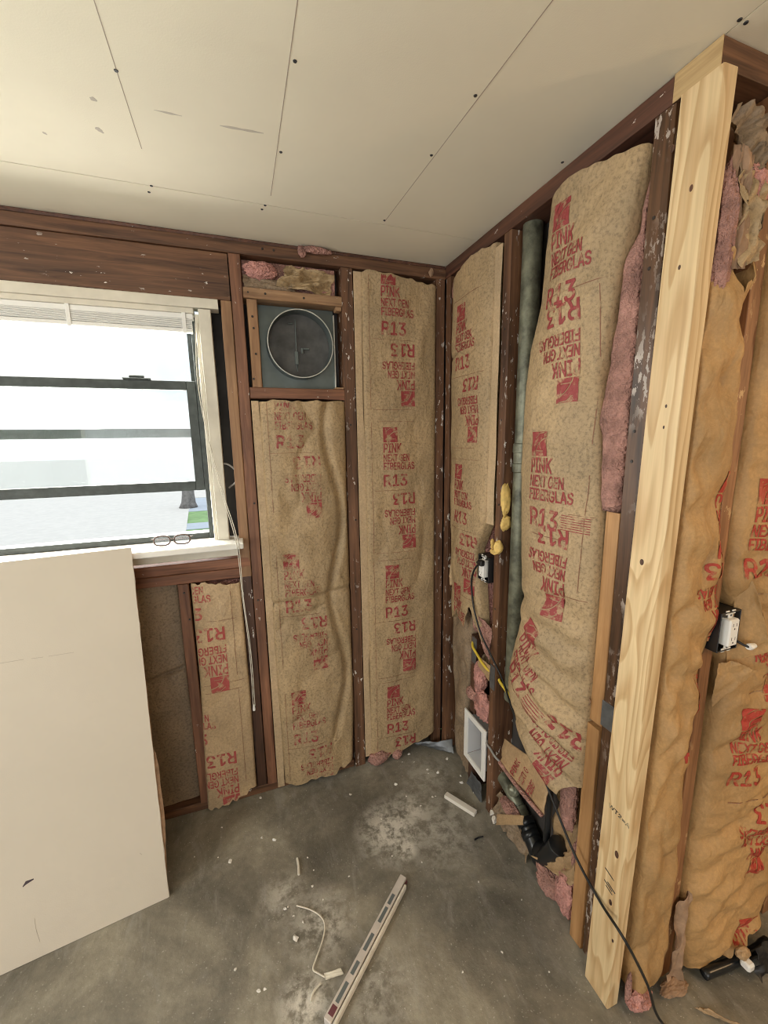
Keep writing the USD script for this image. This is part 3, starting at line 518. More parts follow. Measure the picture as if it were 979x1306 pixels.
r1 = Batt('right', [(.72, .115), (.95, .10), (1.3, .085), (1.9, .082), (2.18, .085)], [(.72, .365), (.95, .33), (1.1, .30), (1.22, .365), (2.18, .372)], edge_fn([(0, .74), (.3, .80), (.55, .76), (.75, .86), (1, .74)], 12, .015), edge_fn([(0, 2.15), (.35, 2.185), (1, 2.188)], 13, .008), d0=.004, bulge=.03, a1=.007, a2=.006, seed=41, c=.007,
          extra=lambda u, z, t: -.02*np.exp(-((z-1.86-.3*(u-.1))/.006)**2)*(1-t))
pr, ru = [], []
for zt in (2.045, 1.435): pr += [upr(.152, zt, .97), inv(.315, zt-.28, .97)]; ru += [(.12, .34, zt-.268, zt-.268+TH), (.12, .30, zt-.545, zt-.545+TH), (.12, .32, zt+.02, zt+.02+TH)]
pr += [upr(.165, .925, .95)]
r1_t = make_batt('insulation_batt', 'kraft-faced insulation batt in the corner bay left of the grey pipe, above the plugged outlet', r1, pr, rules=ru, flange=(.362, .408, 1.22, 2.17, .006, 14))
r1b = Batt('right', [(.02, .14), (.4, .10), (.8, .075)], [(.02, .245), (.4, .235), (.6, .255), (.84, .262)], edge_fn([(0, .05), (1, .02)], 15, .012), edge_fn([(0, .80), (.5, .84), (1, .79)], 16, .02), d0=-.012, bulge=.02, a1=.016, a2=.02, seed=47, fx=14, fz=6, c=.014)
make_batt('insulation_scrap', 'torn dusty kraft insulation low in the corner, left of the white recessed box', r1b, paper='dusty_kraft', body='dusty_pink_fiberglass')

def r2x(u, z, t):
    low = np.clip((1.15-z)/.3, 0, 1); w = np.sin((z*1.0+0.42*u)*72+2.2*fbm(np.stack([u*5, z*5, z*0], -1), 2, 3)*4)
    return .012*low*w*np.clip(t*3, 0, 1)*(1-np.clip((t-.9)*10, 0, 1))+.03*np.exp(-((z-.75)/.28)**2)*np.sin(PI*np.clip(t, 0, 1))-.012*np.exp(-((z-1.0-.35*(u-.55))/.02)**2)*(t < .75)
r2 = Batt('right', [(.40, .75), (.47, .70), (.54, .60), (.652, .535), (.80, .555), (.93, .590), (1.1, .580), (1.433, .557), (1.70, .562), (1.80, .577), (1.92, .615), (2.18, .640)],
          [(.40, .885), (.85, .885), (1.30, .880), (1.373, .872), (1.69, .845), (1.9, .875), (2.142, .922), (2.2, .924)], edge_fn([(0, .665), (.12, .625), (.35, .545), (.55, .485), (.75, .485), (1, .54)], 18, .008), edge_fn([(0, 2.178), (.5, 2.172), (1, 2.15)], 19, .004),
          d0=.006, bulge=.045, a1=.008, a2=.006, seed=53, fx=7, fz=4, power=.6, extra=r2x, c=.007, ca=1.5)
make_batt('insulation_batt', 'large bulging kraft-faced batt between the grey pipe and the pale new stud', r2,
          [upr(.69, 2.135, 1.0, -.05), inv(.805, 1.885, 1.02, .03), upr(.648, 1.555, 1.12, 0, True), inv(.81, 1.285, 1.05, .02), upr(.685, .985, 1.05, -.42, True), inv(.80, .72, 1.0, -.42)],
          rules=[(.66, .80, 1.232+.02, 1.254), (.845, .845+TH, 1.12, 1.44), (.845, .845+TH, 1.52, 1.9), (.80, .87, 1.33, 1.33+TH), (.80, .87, 1.10, 1.10+TH), (.70, .86, 1.91, 1.912)], step=.0075)

# the return wall's batts (facing the camera)
rv1 = Batt('ret', [(0, .03), (2.2, .03)], [(.02, .125), (.1, .165), (.35, .152), (.72, .150), (.80, .135), (.95, .150), (1.15, .170), (1.35, .150), (1.45, .155), (1.6, .145), (1.9, .125), (2.05, .12)], edge_fn([(0, .03), (.5, .005), (1, .05)], 22, .012), edge_fn([(0, 1.86), (.3, 1.90), (.7, 1.82), (1, 1.86)], 23, .03), d0=.006, bulge=.022, a1=.014, a2=.018, seed=61, fx=13, fz=5.5, c=.034, cf=9, ca=.7, c2=.010)
make_batt('insulation_batt', 'narrow crumpled kraft batt beside the pale new stud, facing the camera', rv1, [upr(.135, 1.46, .8), inv(.20, 1.25, .8), upr(.128, .96, .95)], paper='bright_kraft', inkm='bright_red_ink', body=None)
rv2 = Batt('ret', [(0, .235), (.1, .21), (.4, .205), (1.0, .23), (1.11, .245), (1.2, .20), (2.2, .205)], [(0, .56), (.3, .60), (2.2, .60)], edge_fn([(0, .015), (.35, .03), (.7, .075), (1, .12)], 24, .01), edge_fn([(0, 2.15), (1, 2.17)], 25, .01), d0=.006, bulge=.05, a1=.012, a2=.012, seed=67, fx=8, fz=5, power=.5, c=.026, cf=8, ca=1.2, c2=.008)
rv2_t = make_batt('insulation_batt', 'wide crumpled kraft batt with red lettering at the right edge of the picture', rv2, [upr(.235, 1.44, .95, -.04), inv(.40, 1.10, .95, -.1), upr(.278, .855, .92, -.03), inv(.44, .535, .95, -.16), upr(.39, .155, 1.0)], paper='bright_kraft', inkm='bright_red_ink',
          rules=[(.28, .5, .575, .577), (.25, .5, 1.16, 1.162), (.3, .5, .89, .892)])
# torn paper and wool above the narrow batt
tp = thing('insulation_scrap', 'torn folded kraft paper and pink wool under the top plate, right of the pale stud', 'insulation', (.09, -L, 1.84))
def crumple(corners, seed, amp, n=26, m=18, th=.0015, fq=5.0):
    a, b, c, d = [np.array(x, float) for x in corners]; S, Tm = np.meshgrid(np.linspace(0, 1, m), np.linspace(0, 1, n)); S, Tm = S[..., None], Tm[..., None]
    P = (a*(1-S)+b*S)*(1-Tm)+(d*(1-S)+c*S)*Tm; N = np.cross(b-a, d-a); N /= np.linalg.norm(N); q = np.concatenate([S*fq, Tm*fq, S*0+seed], -1)
    h = amp*((fbm(q, 3, seed)-.5)*2-0.8*(1-np.abs(2*noise(q*0.8, seed+3)-1))**4); return shell(P+N*h[..., None]+0.35*amp*(fbm(q+7, 2, seed+1)-.5)[..., None]*(b-a)/np.linalg.norm(b-a)*3, th)
part(tp, 'folded_paper', crumple([(.055, -L-.02, 2.02), (.13, -L-.03, 2.05), (.155, -L-.012, 2.155), (.05, -L-.004, 2.15)], 3, .02), 'dusty_kraft', True)
part(tp, 'folded_paper', crumple([(.075, -L-.03, 1.86), (.15, -L-.02, 1.89), (.135, -L-.02, 2.04), (.06, -L-.03, 2.03)], 5, .022), 'kraft_paper', True)
part(tp, 'folded_paper', crumple([(.04, -L-.01, 1.86), (.085, -L-.035, 1.86), (.075, -L-.03, 2.06), (.045, -L-.01, 2.08)], 8, .012), 'torn_paper', True)
part(tp, 'wool_tuft', fluff((.05, -L-.004, 1.92), (.022, .02, .15), 6), 'dusty_pink_fiberglass', True)
part(tp, 'wool_tuft', fluff((.115, -L-.012, 2.02), (.03, .015, .035), 9), 'pink_fiberglass', True)

part(rv2_t, 'folded_paper', crumple([(.232, -L-.012, .98), (.30, -L-.062, 1.02), (.262, -L-.055, 1.13), (.228, -L-.012, 1.27)], 81, .006, 20, 10), 'bright_kraft', True)
part(rv2_t, 'folded_paper', crumple([(.205, -L-.01, .86), (.275, -L-.058, .97), (.235, -L-.03, .99), (.205, -L-.012, .98)], 82, .005, 14, 10), 'bright_kraft', True)
part(r1_t, 'torn_tab', crumple([(-.012, -.085, .93), (-.014, -.10, .88), (-.012, -.125, .90), (-.012, -.115, 1.08)], 83, .004, 14, 8), 'kraft_flange', True)
part(r1_t, 'torn_tab', crumple([(-.008, -.07, 2.14), (-.02, -.10, 2.09), (-.012, -.18, 2.16), (-.004, -.10, 2.185)], 84, .006, 12, 12), 'dusty_pink_fiberglass', True)

# ------------------------------------------------------------------ right wall framing (faces at x = 0, cavity to x = 0.089; v = -y)
wr = struct('wall_right', 'open stud wall of dark brown lumber along the right')
def ub(u0, u1, z0, z1, x0=0.0, x1=D, seed=0, shear=(0, 0, 0), jit=.0014): return beam(x0, x1, -u1, -u0, z0, z1, seed, jit=jit, shear=shear)
part(wr, 'top_plate', beam(0.0, D, -.9635, 0.0, 2.198, 2.2485, 31), 'old_wood_deep', 30)
part(wr, 'corner_stud', ub(.003, .043, 0, 2.196, 0.001, seed=32), 'old_wood_upright', 30)
part(wr, 'stud', ub(.406, .447, 0, 2.196, seed=33), 'old_wood_upright', 30)
part(wr, 'short_stud', ub(.262, .300, .366, .72, .002, seed=34), 'dark_wood_upright', 30)
part(wr, 'short_stud', ub(.262, .300, 0.0, .122, .002, seed=38), 'dark_wood_upright', 30)
part(wr, 'stud', ub(.927, .9735, 0, 2.196, seed=35), 'smeared_wood', 30, label='dark stud smeared with white paint beside the pale new stud')
part(wr, 'nailer', ub(.884, .9255, .758, 1.35, .001, .036, seed=36), 'amber_wood_upright', 30, label='pale amber nailing strip left of the smeared stud')
part(wr, 'nailer', ub(.880, .9255, 0.0, .748, -.005, .036, seed=37), 'amber_wood_upright', 30, label='amber nailing strip standing on the floor')
part(wr, 'nail_plate', box(-.003, -.0005, -.963, -.924, .768, .842, .0006), 'nail_plate', label='grey metal nail plate on the smeared stud')
part(wr, 'nail_plate', box(.0005, .0032, -.303, -.27, .60, .715, .0006), 'nail_plate')
part(wr, 'nail_plate', box(-.0035, -.0005, -.441, -.411, .565, .665, .0006), 'nail_plate')
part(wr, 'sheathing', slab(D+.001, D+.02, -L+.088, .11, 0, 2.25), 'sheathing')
dots(wr, 'nail', [(-.0005, -.945, z) for z in (2.0, 1.9, 1.55, 1.48)]+[(-.0005, -.426, z) for z in (1.9, 1.6, 1.3, .9)], .004, 'nail', 0, -1)
# return wall
wt = struct('wall_return', 'short stud wall that turns the corner at the new pine stud')
part(wt, 'plate_end', box(-0.0025, 0.0, -L, -.9650, 2.198, 2.2485, .0008), 'new_plate_wood', 30, label='pale end of the top plate over the new stud')
part(wt, 'top_plate', beam(0.0005, 2.6, -L+.0, -L+D, 2.198, 2.2485, 42), 'old_wood_across', 30)
part(wt, 'corner_stud', beam(-.040, -.002, -L, -L+.0785, 0, 2.195, 43, jit=.0006, shear=(.030, -.012, 0)), 'new_pine', 30, label='pale new pine stud standing at the wall corner')
part(wt, 'stud', beam(.160, .199, -L, -L+D, 0, 2.196, 44), 'striped_wood_upright', 30)
part(wt, 'stud', beam(.62, .66, -L, -L+D, 0, 2.196, 45), 'striped_wood_upright', 30)
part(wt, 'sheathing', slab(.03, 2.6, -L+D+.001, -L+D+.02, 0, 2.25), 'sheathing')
xs = lambda z: -.040+.030*z/2.195
def on_pine(y, z): return np.array([xs(z), y, z])
for (u, v, ry, rz) in ((857, 189, .0045, .007), (881, 240, .004, .007), (866, 341, .003, .005), (849, 518, .0025, .004), (818, 717, .0055, .008), (786, 1090, .006, .011), (778, 1151, .005, .009), (781, 1200, .003, .006), (846, 545, .002, .004)):
    c = unp(u, v, 0, -.02); c = unp(u, v, 0, xs(c[2])); mm = lathe([(0.0001, -.0007), (.75, -.0007), (1.0, .0004), (1.0, .002)], (0, 0, 0), 'x', 14)
    mm.vertices = mm.vertices*np.array([1, ry, rz])+c; part(wt, 'knot', mm, 'dark_wood_upright')
def on_face(vf, c, ang, sc=1.0):
    v, f = vf; ca, sa = math.cos(ang)*sc, math.sin(ang)*sc; a = v[:, 0]*ca-v[:, 1]*sa; b = v[:, 0]*sa+v[:, 1]*ca
    y = c[1]-a; z = c[2]+b; return trimesh.Trimesh(np.stack([xs(z)-.0006-v[:, 2], y, z], 1), f, process=False)
c = unp(777, 1024, 0, -.03); part(wt, 'stamp', on_face(text2d('WT2=A', .011, .062), c-np.array([0, 0, .008]), -.12), 'black_print', label='black lumber stamp')
for (u, v, ln) in ((773, 1106, .03), (772, 1121, .027), (776, 1124, .026), (774, 1128, .022)): part(wt, 'stamp', on_face(bar2d(0, ln, 0, .003), unp(u, v, 0, -.03), -.32), 'black_print')

# ------------------------------------------------------------------ things on the back wall
vt = thing('round_duct', 'round galvanized duct collar with dark damper high on the back wall', 'duct', (-.617, .04, 1.75))
cx, cz = -.617, 1.905
part(vt, 'square_plate', box(-.766, -.476, .056, .062, 1.7415, 2.049, .001), 'galvanized_sheet')
part(vt, 'collar', lathe([(.126, .056), (.124, .006), (.1255, .003), (.1235, .001), (.1215, .003), (.1205, .006), (.1205, .056), (.126, .056)], (cx, 0, cz), 'y', 56), 'galvanized_sheet', 40)
part(vt, 'collar_rim', lathe([(.1265, .004), (.1255, -.0005), (.1225, -.0005), (.1215, .004), (.1265, .004)], (cx, 0, cz), 'y', 56), 'bright_rim', 40)
part(vt, 'damper', lathe([(.0001, .050), (.06, .0515), (.1195, .053), (.1195, .0555), (.0001, .0555)], (cx, 0, cz), 'y', 40), 'dark_damper', 40)
part(vt, 'damper_rod', tube([(cx-.012, .046, 2.005), (cx-.013, .045, 1.90), (cx-.012, .046, 1.81)], .0022, 8), 'galvanized_sheet', True)
part(vt, 'hinge', cat(box(cx-.02, cx-.006, .043, .0495, 1.836, 1.885), box(cx+.006, cx+.014, .043, .0495, 1.878, 1.90), box(cx+.014, cx+.038, .043, .0495, 1.893, 1.90), box(cx-.04, cx-.02, .043, .0495, 1.985, 1.99)), 'galvanized_sheet')
part(vt, 'side_seam', box(-.480, -.4745, .04, .056, 1.7415, 2.03, .001), 'bright_rim')
pt = thing('insulation_scrap', 'crumpled kraft paper stuffed above the round duct, with pink wool at its left', 'insulation', (-.64, .02, 2.088))
part(pt, 'crumpled_paper', crumple([(-.70, -.010, 2.096), (-.49, -.012, 2.092), (-.475, .002, 2.165), (-.66, -.004, 2.182)], 12, .028, 30, 34, fq=4.0), 'kraft_paper', True)
part(pt, 'folded_paper', crumple([(-.812, .004, 2.090), (-.62, .0, 2.090), (-.66, .012, 2.128), (-.812, .016, 2.135)], 14, .008), 'dusty_kraft', True)
part(pt, 'wool_tuft', fluff((-.752, .01, 2.152), (.062, .028, .030), 15, amp=.28), 'pink_fiberglass', True, label='bright pink wool')
part(pt, 'backing', box(-.815, -.47, .03, .08, 2.089, 2.19), 'dusty_pink_fiberglass')
single('insulation_tuft', cat(fluff((-.545, -.012, 2.236), (.055, .014, .012), 18, sub=3), fluff((-.60, -.012, 2.225), (.016, .01, .02), 19, sub=3)), 'dusty_pink_fiberglass', 'scrap of pink fibre caught between top plate and ceiling above the duct', 'insulation', True)
single('insulation_tuft', fluff((-.07, -.006, 2.213), (.010, .006, .016), 21, sub=3), 'torn_paper', 'tiny pale tuft on the top plate near the back corner', 'insulation', True)
single('insulation_tuft', cat(fluff((-.345, -.018, .03), (.05, .03, .028), 25, sub=3), fluff((-.25, -.02, .025), (.026, .02, .024), 26, sub=3)), 'dusty_pink_fiberglass', 'pinkish fibre clump on the floor at the foot of the corner batt', 'insulation', True)

# ------------------------------------------------------------------ leaning drywall sheet
BR, TR = np.array([-1.212, -.326, .001]), np.array([-1.244, -.102, 1.19]); e1 = np.array([-.438, -.062, 0]); e1 /= np.linalg.norm(e1)
e2 = (TR-BR)/np.linalg.norm(TR-BR); nn = np.cross(e1, e2); nn /= np.linalg.norm(nn)
if nn[1] > 0: nn = -nn
ds = thing('drywall_sheet', 'pale drywall sheet leaning on the window sill', 'drywall', BR)
WD, HT = 1.0, float(np.linalg.norm(TR-BR))
def sheet_pt(a, b, d): return BR+e1*a+e2*b+nn*d
def plate(d0, d1, rag, seed, wob=0.0):
    n = 60; A, B = [], []
    for t in np.linspace(0, 1, n):
        o = rag*(fbm(np.array([t*22, seed, 0.]), 3, seed)-.35)+wob*max(0, math.sin((t-.05)*7))*(t < .42)
        A.append([sheet_pt(-o, t*HT, d0), sheet_pt(WD, t*HT, d0), sheet_pt(WD, t*HT, d1), sheet_pt(-o, t*HT, d1)])
    return loft(A)
part(ds, 'face_paper', plate(0.0, -.0012, .002, 3), 'sheet_paper')
part(ds, 'gypsum_core', plate(-.0012, -.0115, .005, 7), 'gypsum')
part(ds, 'back_paper', plate(-.0115, -.0127, .004, 11, .012), 'torn_paper')
def mark(pts, w, m, nm):
    R_ = []
    for i, (u, v) in enumerate(pts):
        d = CROT.apply([(u-489.5)/F, -(v-653)/F, -1.0]); c = CAM+d*(np.dot(BR-CAM, nn)/np.dot(d, nn)); t = i/(len(pts)-1); ww = w*(0.25+math.sin(PI*min(max(t, .05), .95)))
        R_.append([c+e2*ww+nn*.0006, c-e2*ww+nn*.0006, c-e2*ww-nn*.0005, c+e2*ww-nn*.0005])
    part(ds, nm, loft(R_), m)
mark([(0, 846), (30, 841)], .0014, 'scuff', 'pencil_mark'); mark([(40, 840), (55, 838)], .0014, 'scuff', 'pencil_mark'); mark([(62, 837), (94, 832)], .0014, 'scuff', 'pencil_mark')
mark([(29, 1131), (33, 1126), (43, 1121)], .004, 'dark_scuff', 'scuff_mark'); mark([(44, 1172), (46, 1186), (51, 1201)], .004, 'scuff', 'scuff_mark'); mark([(178, 1088), (181, 1090)], .002, 'scuff', 'scuff_mark')

# ------------------------------------------------------------------ things on the right wall
pp = thing('vent_pipe', 'grey-green galvanized vent pipe standing in the right wall', 'pipe', (.048, -.488, .55))
part(pp, 'pipe', tube([(.048, -.488, z) for z in np.linspace(.55, 2.197, 24)], .0305, 24), 'galvanized_pipe', 40)
part(pp, 'coupling', lathe([(.031, -.05), (.0345, -.047), (.035, -.02), (.0325, -.018), (.0325, .018), (.035, .02), (.0345, .047), (.031, .05)], (.048, -.488, 1.47), 'z', 28), 'galvanized_pipe', 40)
def outlet(name, label, P, tilt, dup, plug):
    """P(a, z, d): wall point at horizontal a (0 = middle), height z, d out of the wall"""
    o = thing(name, label, 'outlet', P(0, -.055, 0))
    def bx(a0, a1, z0, z1, d0, d1, b=.0015):
        q = [P(a, z, d) for a in (a0, a1) for z in (z0, z1) for d in (d0, d1)]; q = np.array(q); lo, hi = q.min(0), q.max(0); return box(lo[0], hi[0], lo[1], hi[1], lo[2], hi[2], b)
    part(o, 'box', cat(bx(-.036, -.033, -.05, .05, -.05, .012), bx(.033, .036, -.05, .05, -.05, .012), bx(-.033, .033, -.05, -.047, -.05, .012), bx(-.033, .033, .047, .05, -.05, .012), bx(-.033, .033, -.047, .047, -.05, -.046)), 'black_plastic')
    dv = part(o, 'receptacle', bx(-.0165, .0165, -.034, .034, -.02, .022, .003), 'white_plastic')
    for zc in (-.0175, .0175):
        for a in (-.006, .006): part(dv, 'slot', bx(a-.0009, a+.0009, zc-.001, zc+.007, .0215, .0223, .0002), 'dark_scuff')
        part(dv, 'ground_hole', bx(-.002, .002, zc-.009, zc-.005, .0215, .0223, .0002), 'dark_scuff')
    for sg in (-1, 1):
        y0, y1 = sorted((sg*.034, sg*.047)); part(o, 'mounting_strap', bx(-.008, .008, y0, y1, .008, .0105, .0006), 'white_paint')
        for a in (-.011, .011): part(o, 'strap_ear', bx(a-.006, a+.006, min(sg*.043, sg*.053), max(sg*.043, sg*.053), .008, .0105, .0012), 'white_paint')
        part(o, 'screw', bx(-.0025, .0025, sg*.041-.0025, sg*.041+.0025, .0105, .012, .0006), 'nail_plate')
    if plug: part(o, 'faceplate_back', bx(.02, .034, -.045, .045, .0, .004), 'black_plastic')
    return o
outlet('wall_outlet', 'white outlet in a black box with a black plug, left of the grey pipe', lambda a, z, d: np.array([-.004-d, -.362-a, 1.043+z]), 0, True, True)
outlet('wall_outlet', 'white duplex outlet in a black box with no plug, at the right edge', lambda a, z, d: np.array([.199+a*1.0, -L-.016-d, 1.075+z]), 0, True, False)
wnt = thing('wire_connector', 'small white wire connector beside the right-hand outlet', 'connector', (.248, -L-.05, 1.03))
part(wnt, 'cap', lathe([(.0001, .0), (.007, .0), (.0085, .006), (.006, .022), (.0001, .024)], (.238, -L-.050, 1.038), 'x', 14), 'white_plastic', 40)
part(wnt, 'lead', tube([(.226, -L-.02, 1.05), (.232, -L-.040, 1.042), (.240, -L-.050, 1.038)], .003, 6, 5), 'black_plastic', True)

wbx = thing('recessed_box', 'white square recessed valve box low on the right wall', 'outlet box', (-.003, -.3235, .125))
U0, U1, Z0, Z1, fw = .242, .405, .128, .362, .024
def rb(x0, x1, u0, u1, z0, z1, b=.001): return box(x0, x1, -u1, -u0, z0, z1, b)
part(wbx, 'frame', cat(rb(-.012, -.004, U0, U1, Z1-fw, Z1), rb(-.012, -.004, U0, U1, Z0, Z0+fw), rb(-.012, -.004, U0, U0+fw, Z0+fw, Z1-fw), rb(-.012, -.004, U1-fw, U1, Z0+fw, Z1-fw)), 'white_plastic')
part(wbx, 'tub', cat(rb(-.004, .06, U0+fw-.003, U0+fw, Z0+fw, Z1-fw), rb(-.004, .06, U1-fw, U1-fw+.003, Z0+fw, Z1-fw), rb(-.004, .06, U0+fw, U1-fw, Z1-fw, Z1-fw+.003), rb(-.004, .06, U0+fw, U1-fw, Z0+fw-.003, Z0+fw), rb(.06, .063, U0+fw, U1-fw, Z0+fw, Z1-fw)), 'grey_plastic')
part(wbx, 'valve_port', lathe([(.0001, .05), (.012, .05), (.013, .055), (.013, .06)], (0, -.345, .30), 'x', 16), 'black_plastic', 40)
single('cable', tube([(.03, -.398, .318), (-.006, -.408, .315), (-.007, -.44, .307), (-.005, -.475, .296), (.02, -.53, .28)], .0045, 8, 6), 'grey_cable', 'short grey cable from the recessed box round the stud', 'cable', True)
single('cable', tube([(.03, -.25, .70), (-.006, -.285, .682), (-.010, -.33, .662), (-.008, -.395, .636), (.022, -.43, .622), (.012, -.455, .612), (.014, -.53, .585)], .0055, 8, 6), 'yellow_cable', 'yellow cable running through the stud above the white recessed box', 'cable', True)
# yellow foam
fo = thing('foam_blob', 'yellow expanding foam blob beside the grey pipe, above the plugged outlet', 'foam', (-.01, -.445, 1.12))
part(fo, 'blob', fluff((-.012, -.448, 1.148), (.016, .017, .026), 31, sub=3), 'yellow_foam', True); part(fo, 'drip', fluff((-.008, -.418, 1.122), (.010, .020, .010), 32, sub=3), 'yellow_foam', True); part(fo, 'drip', fluff((-.006, -.404, 1.15), (.008, .007, .02), 33, sub=3), 'yellow_foam', True)
fo2 = thing('foam_blob', 'dirty yellow foam smear on the stud at the middle of the grey pipe', 'foam', (.01, -.47, 1.22))
part(fo2, 'blob', fluff((.012, -.449, 1.32), (.02, .012, .06), 34, sub=3), 'yellow_foam', True); part(fo2, 'blob', fluff((.014, -.450, 1.235), (.02, .012, .03), 35, sub=3), 'yellow_foam', True)
# exposed pink batt edge beside the big batt
Zs = np.linspace(1.352, 2.14, 44); Un = np.linspace(0, 1, 11); U_, Z_ = np.meshgrid(Un, Zs)
lft = poly([(1.35, .866), (1.5, .845), (1.69, .842), (1.9, .872), (2.0, .895), (2.14, .918)], Z_); rgt = np.full_like(Z_, .924); Y_ = lft+(rgt-lft)*U_
X_ = -.012-.03*np.sin(PI*np.clip(U_, 0.02, .98))**.6*np.clip((2.14-Z_)/.25, 0.1, 1)+.016*(fbm(np.stack([Y_*40, Z_*14, Z_*0], -1), 3, 8)-.5)*2
single('insulation_edge', shell(np.stack([X_+.03, -Y_, Z_], -1), 0, back=np.stack([np.full_like(X_, .08), -Y_, Z_], -1)), 'dusty_pink_fiberglass', 'dusty pink fiberglass edge bulging between the big batt and the smeared stud', 'insulation', True)
# black cord from the plug down across to the floor
cd = thing('extension_cord', 'black cord hanging from the plugged outlet and trailing across to the floor', 'cord', (0, -.6, 0))
px = [(612, 717, -.03), (604, 728, -.034), (601, 745, -.03), (604, 775, -.03), (613, 808, -.03), (627, 838, -.022), (641, 868, -.015), (653, 905, -.045), (668, 940, -.06), (690, 985, -.05), (712, 1040, -.04), (735, 1095, -.035), (765, 1150, -.045), (797, 1200, -.06)]
cp = [unp(u, v, 0, x) for u, v, x in px]+[unp(825, 1255, 1, -1.105), onfloor(845, 1306, .005), np.array([.12, -1.25, .0045]), np.array([.25, -1.5, .0045])]
part(cd, 'cord', tube(cp, .0036, 8, 8), 'black_cord', True)
q = cp[0]; part(cd, 'plug', cat(box(q[0]-.014, q[0]+.006, q[1]-.026, q[1]+.002, q[2]-.010, q[2]+.012, .004), tube([q+[-.002, .0, 0], q+[-.004, .014, -.004]], .005, 8)), 'black_cord')
single('kraft_fold', crumple([(-.004, -.868, .79), (-.008, -.886, .80), (-.006, -.884, .89), (-.004, -.866, .885)], 85, .006, 10, 8), 'torn_paper', 'dark folded paper tab between the two amber strips and the big batt', 'paper', True)
# low in the bay: kraft flap, wool, pipes
fp = thing('kraft_flap', 'torn kraft flap with red print hanging below the big bulging batt', 'insulation', unp(670, 1030, 0, -.03))
crn = [unp(u, v, 0, x) for u, v, x in ((638, 972, -.045), (692, 1040, -.055), (703, 985, -.02), (642, 942, -.01))]
part(fp, 'kraft_paper', crumple(crn, 21, .006, 20, 26, .004, 3.0), 'cardboard_kraft', True)
e_u = (crn[1]-crn[0])/np.linalg.norm(crn[1]-crn[0]); e_v = crn[3]-crn[0]; e_v -= e_u*np.dot(e_u, e_v); e_v /= np.linalg.norm(e_v); e_n = np.cross(e_u, e_v); e_n *= np.sign(-e_n[0])
for k, s_ in enumerate(('FIBERGLAS', 'NEXT GEN', 'PINK')):
    v, f = text2d(s_, .029, .118 if k == 0 else .1 if k == 1 else .07); part(fp, 'printed_lettering', trimesh.Trimesh(crn[0]+e_u*(.17-.045*k)[..., None]*1.0+np.outer(v[:, 0], e_v)*.85+np.outer(-v[:, 1], e_u)*.85+np.outer(v[:, 2]+.0065, e_n)+e_v*.008, f, process=False) if False else trimesh.Trimesh(crn[0]+e_u*(.175-.045*k)+e_v*.008+np.outer(v[:, 0], e_v)*.8-np.outer(v[:, 1], e_u)*.8+np.outer(v[:, 2]+.007, e_n), f, process=False), 'red_ink')
part(fp, 'torn_edge', tube([crn[0]+[-.004, 0, 0], (crn[0]+crn[1])/2+[-.006, 0, -.004], crn[1]+[-.003, 0, 0]], [.007]*13, 8, 6), 'dusty_pink_fiberglass', True)
dp = thing('drain_pipe', 'black plastic drain pipe with elbows low between the studs', 'drain pipe', (.04, -.68, .03))
def pts(*a): return [unp(u, v, 0, x) for u, v, x in a]
part(dp, 'pipe_leg', tube(pts((702, 985, .035), (701, 1015, .035), (699, 1050, .03), (696, 1072, .028)), .011, 14), 'black_pipe', True)
A_ = pts((672, 1052, .05), (681, 1076, .045), (690, 1096, .04), (705, 1086, .03), (712, 1078, .03)); part(dp, 'elbow', tube(A_, .030, 20, 6), 'black_pipe', True)
part(dp, 'stub', tube(pts((662, 1030, .055), (676, 1062, .05)), .026, 18), 'galvanized_pipe', True, label='grey metal stub into the black elbow')
for p_, q_ in (((668, 1044), (672, 1053)), ((674, 1060), (678, 1069)), ((688, 1084), (698, 1094))): part(dp, 'hub_ring', tube(pts((p_[0], p_[1], .045), (q_[0], q_[1], .044)), .0335, 20), 'black_pipe', True)
wp = thing('waste_pipe', 'dirty grey metal pipe slanting down behind the kraft flap', 'pipe', unp(655, 1010, 0, .045))
part(wp, 'pipe', tube(pts((637, 985, .05), (648, 1003, .05), (662, 1030, .055)), .024, 18, 5), 'galvanized_pipe', True)
part(wp, 'joint', fluff(unp(655, 1008, 0, .04), (.022, .022, .022), 41, .2, 3), 'galvanized_pipe', True)
bk = thing('insulation_scrap', 'kraft-wrapped insulation block on the floor left of the black drain pipe', 'insulation', (.02, -.52, 0))
part(bk, 'kraft_strip', crumple(pts((634, 1038, -.012), (668, 1040, -.004), (667, 1052, -.006), (633, 1052, -.016)), 43, .003, 8, 14), 'cardboard_kraft', True)
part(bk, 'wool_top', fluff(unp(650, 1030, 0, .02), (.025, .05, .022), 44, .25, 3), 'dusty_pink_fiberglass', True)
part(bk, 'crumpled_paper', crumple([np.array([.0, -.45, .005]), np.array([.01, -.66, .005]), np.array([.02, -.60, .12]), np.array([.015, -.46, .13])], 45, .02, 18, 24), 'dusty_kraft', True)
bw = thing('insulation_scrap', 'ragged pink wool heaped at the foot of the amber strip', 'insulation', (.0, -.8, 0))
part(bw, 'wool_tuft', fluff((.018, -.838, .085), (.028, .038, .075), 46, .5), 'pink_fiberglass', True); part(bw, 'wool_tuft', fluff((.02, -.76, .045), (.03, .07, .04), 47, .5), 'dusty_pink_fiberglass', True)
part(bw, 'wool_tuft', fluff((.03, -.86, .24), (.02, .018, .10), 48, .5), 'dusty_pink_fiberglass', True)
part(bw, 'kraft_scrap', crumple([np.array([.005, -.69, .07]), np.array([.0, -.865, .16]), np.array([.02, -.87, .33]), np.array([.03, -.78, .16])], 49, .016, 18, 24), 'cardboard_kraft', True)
cv = thing('insulation_batt', 'loose curled kraft and pink wool behind the black drain pipe', 'insulation', (.06, -.8, .1))
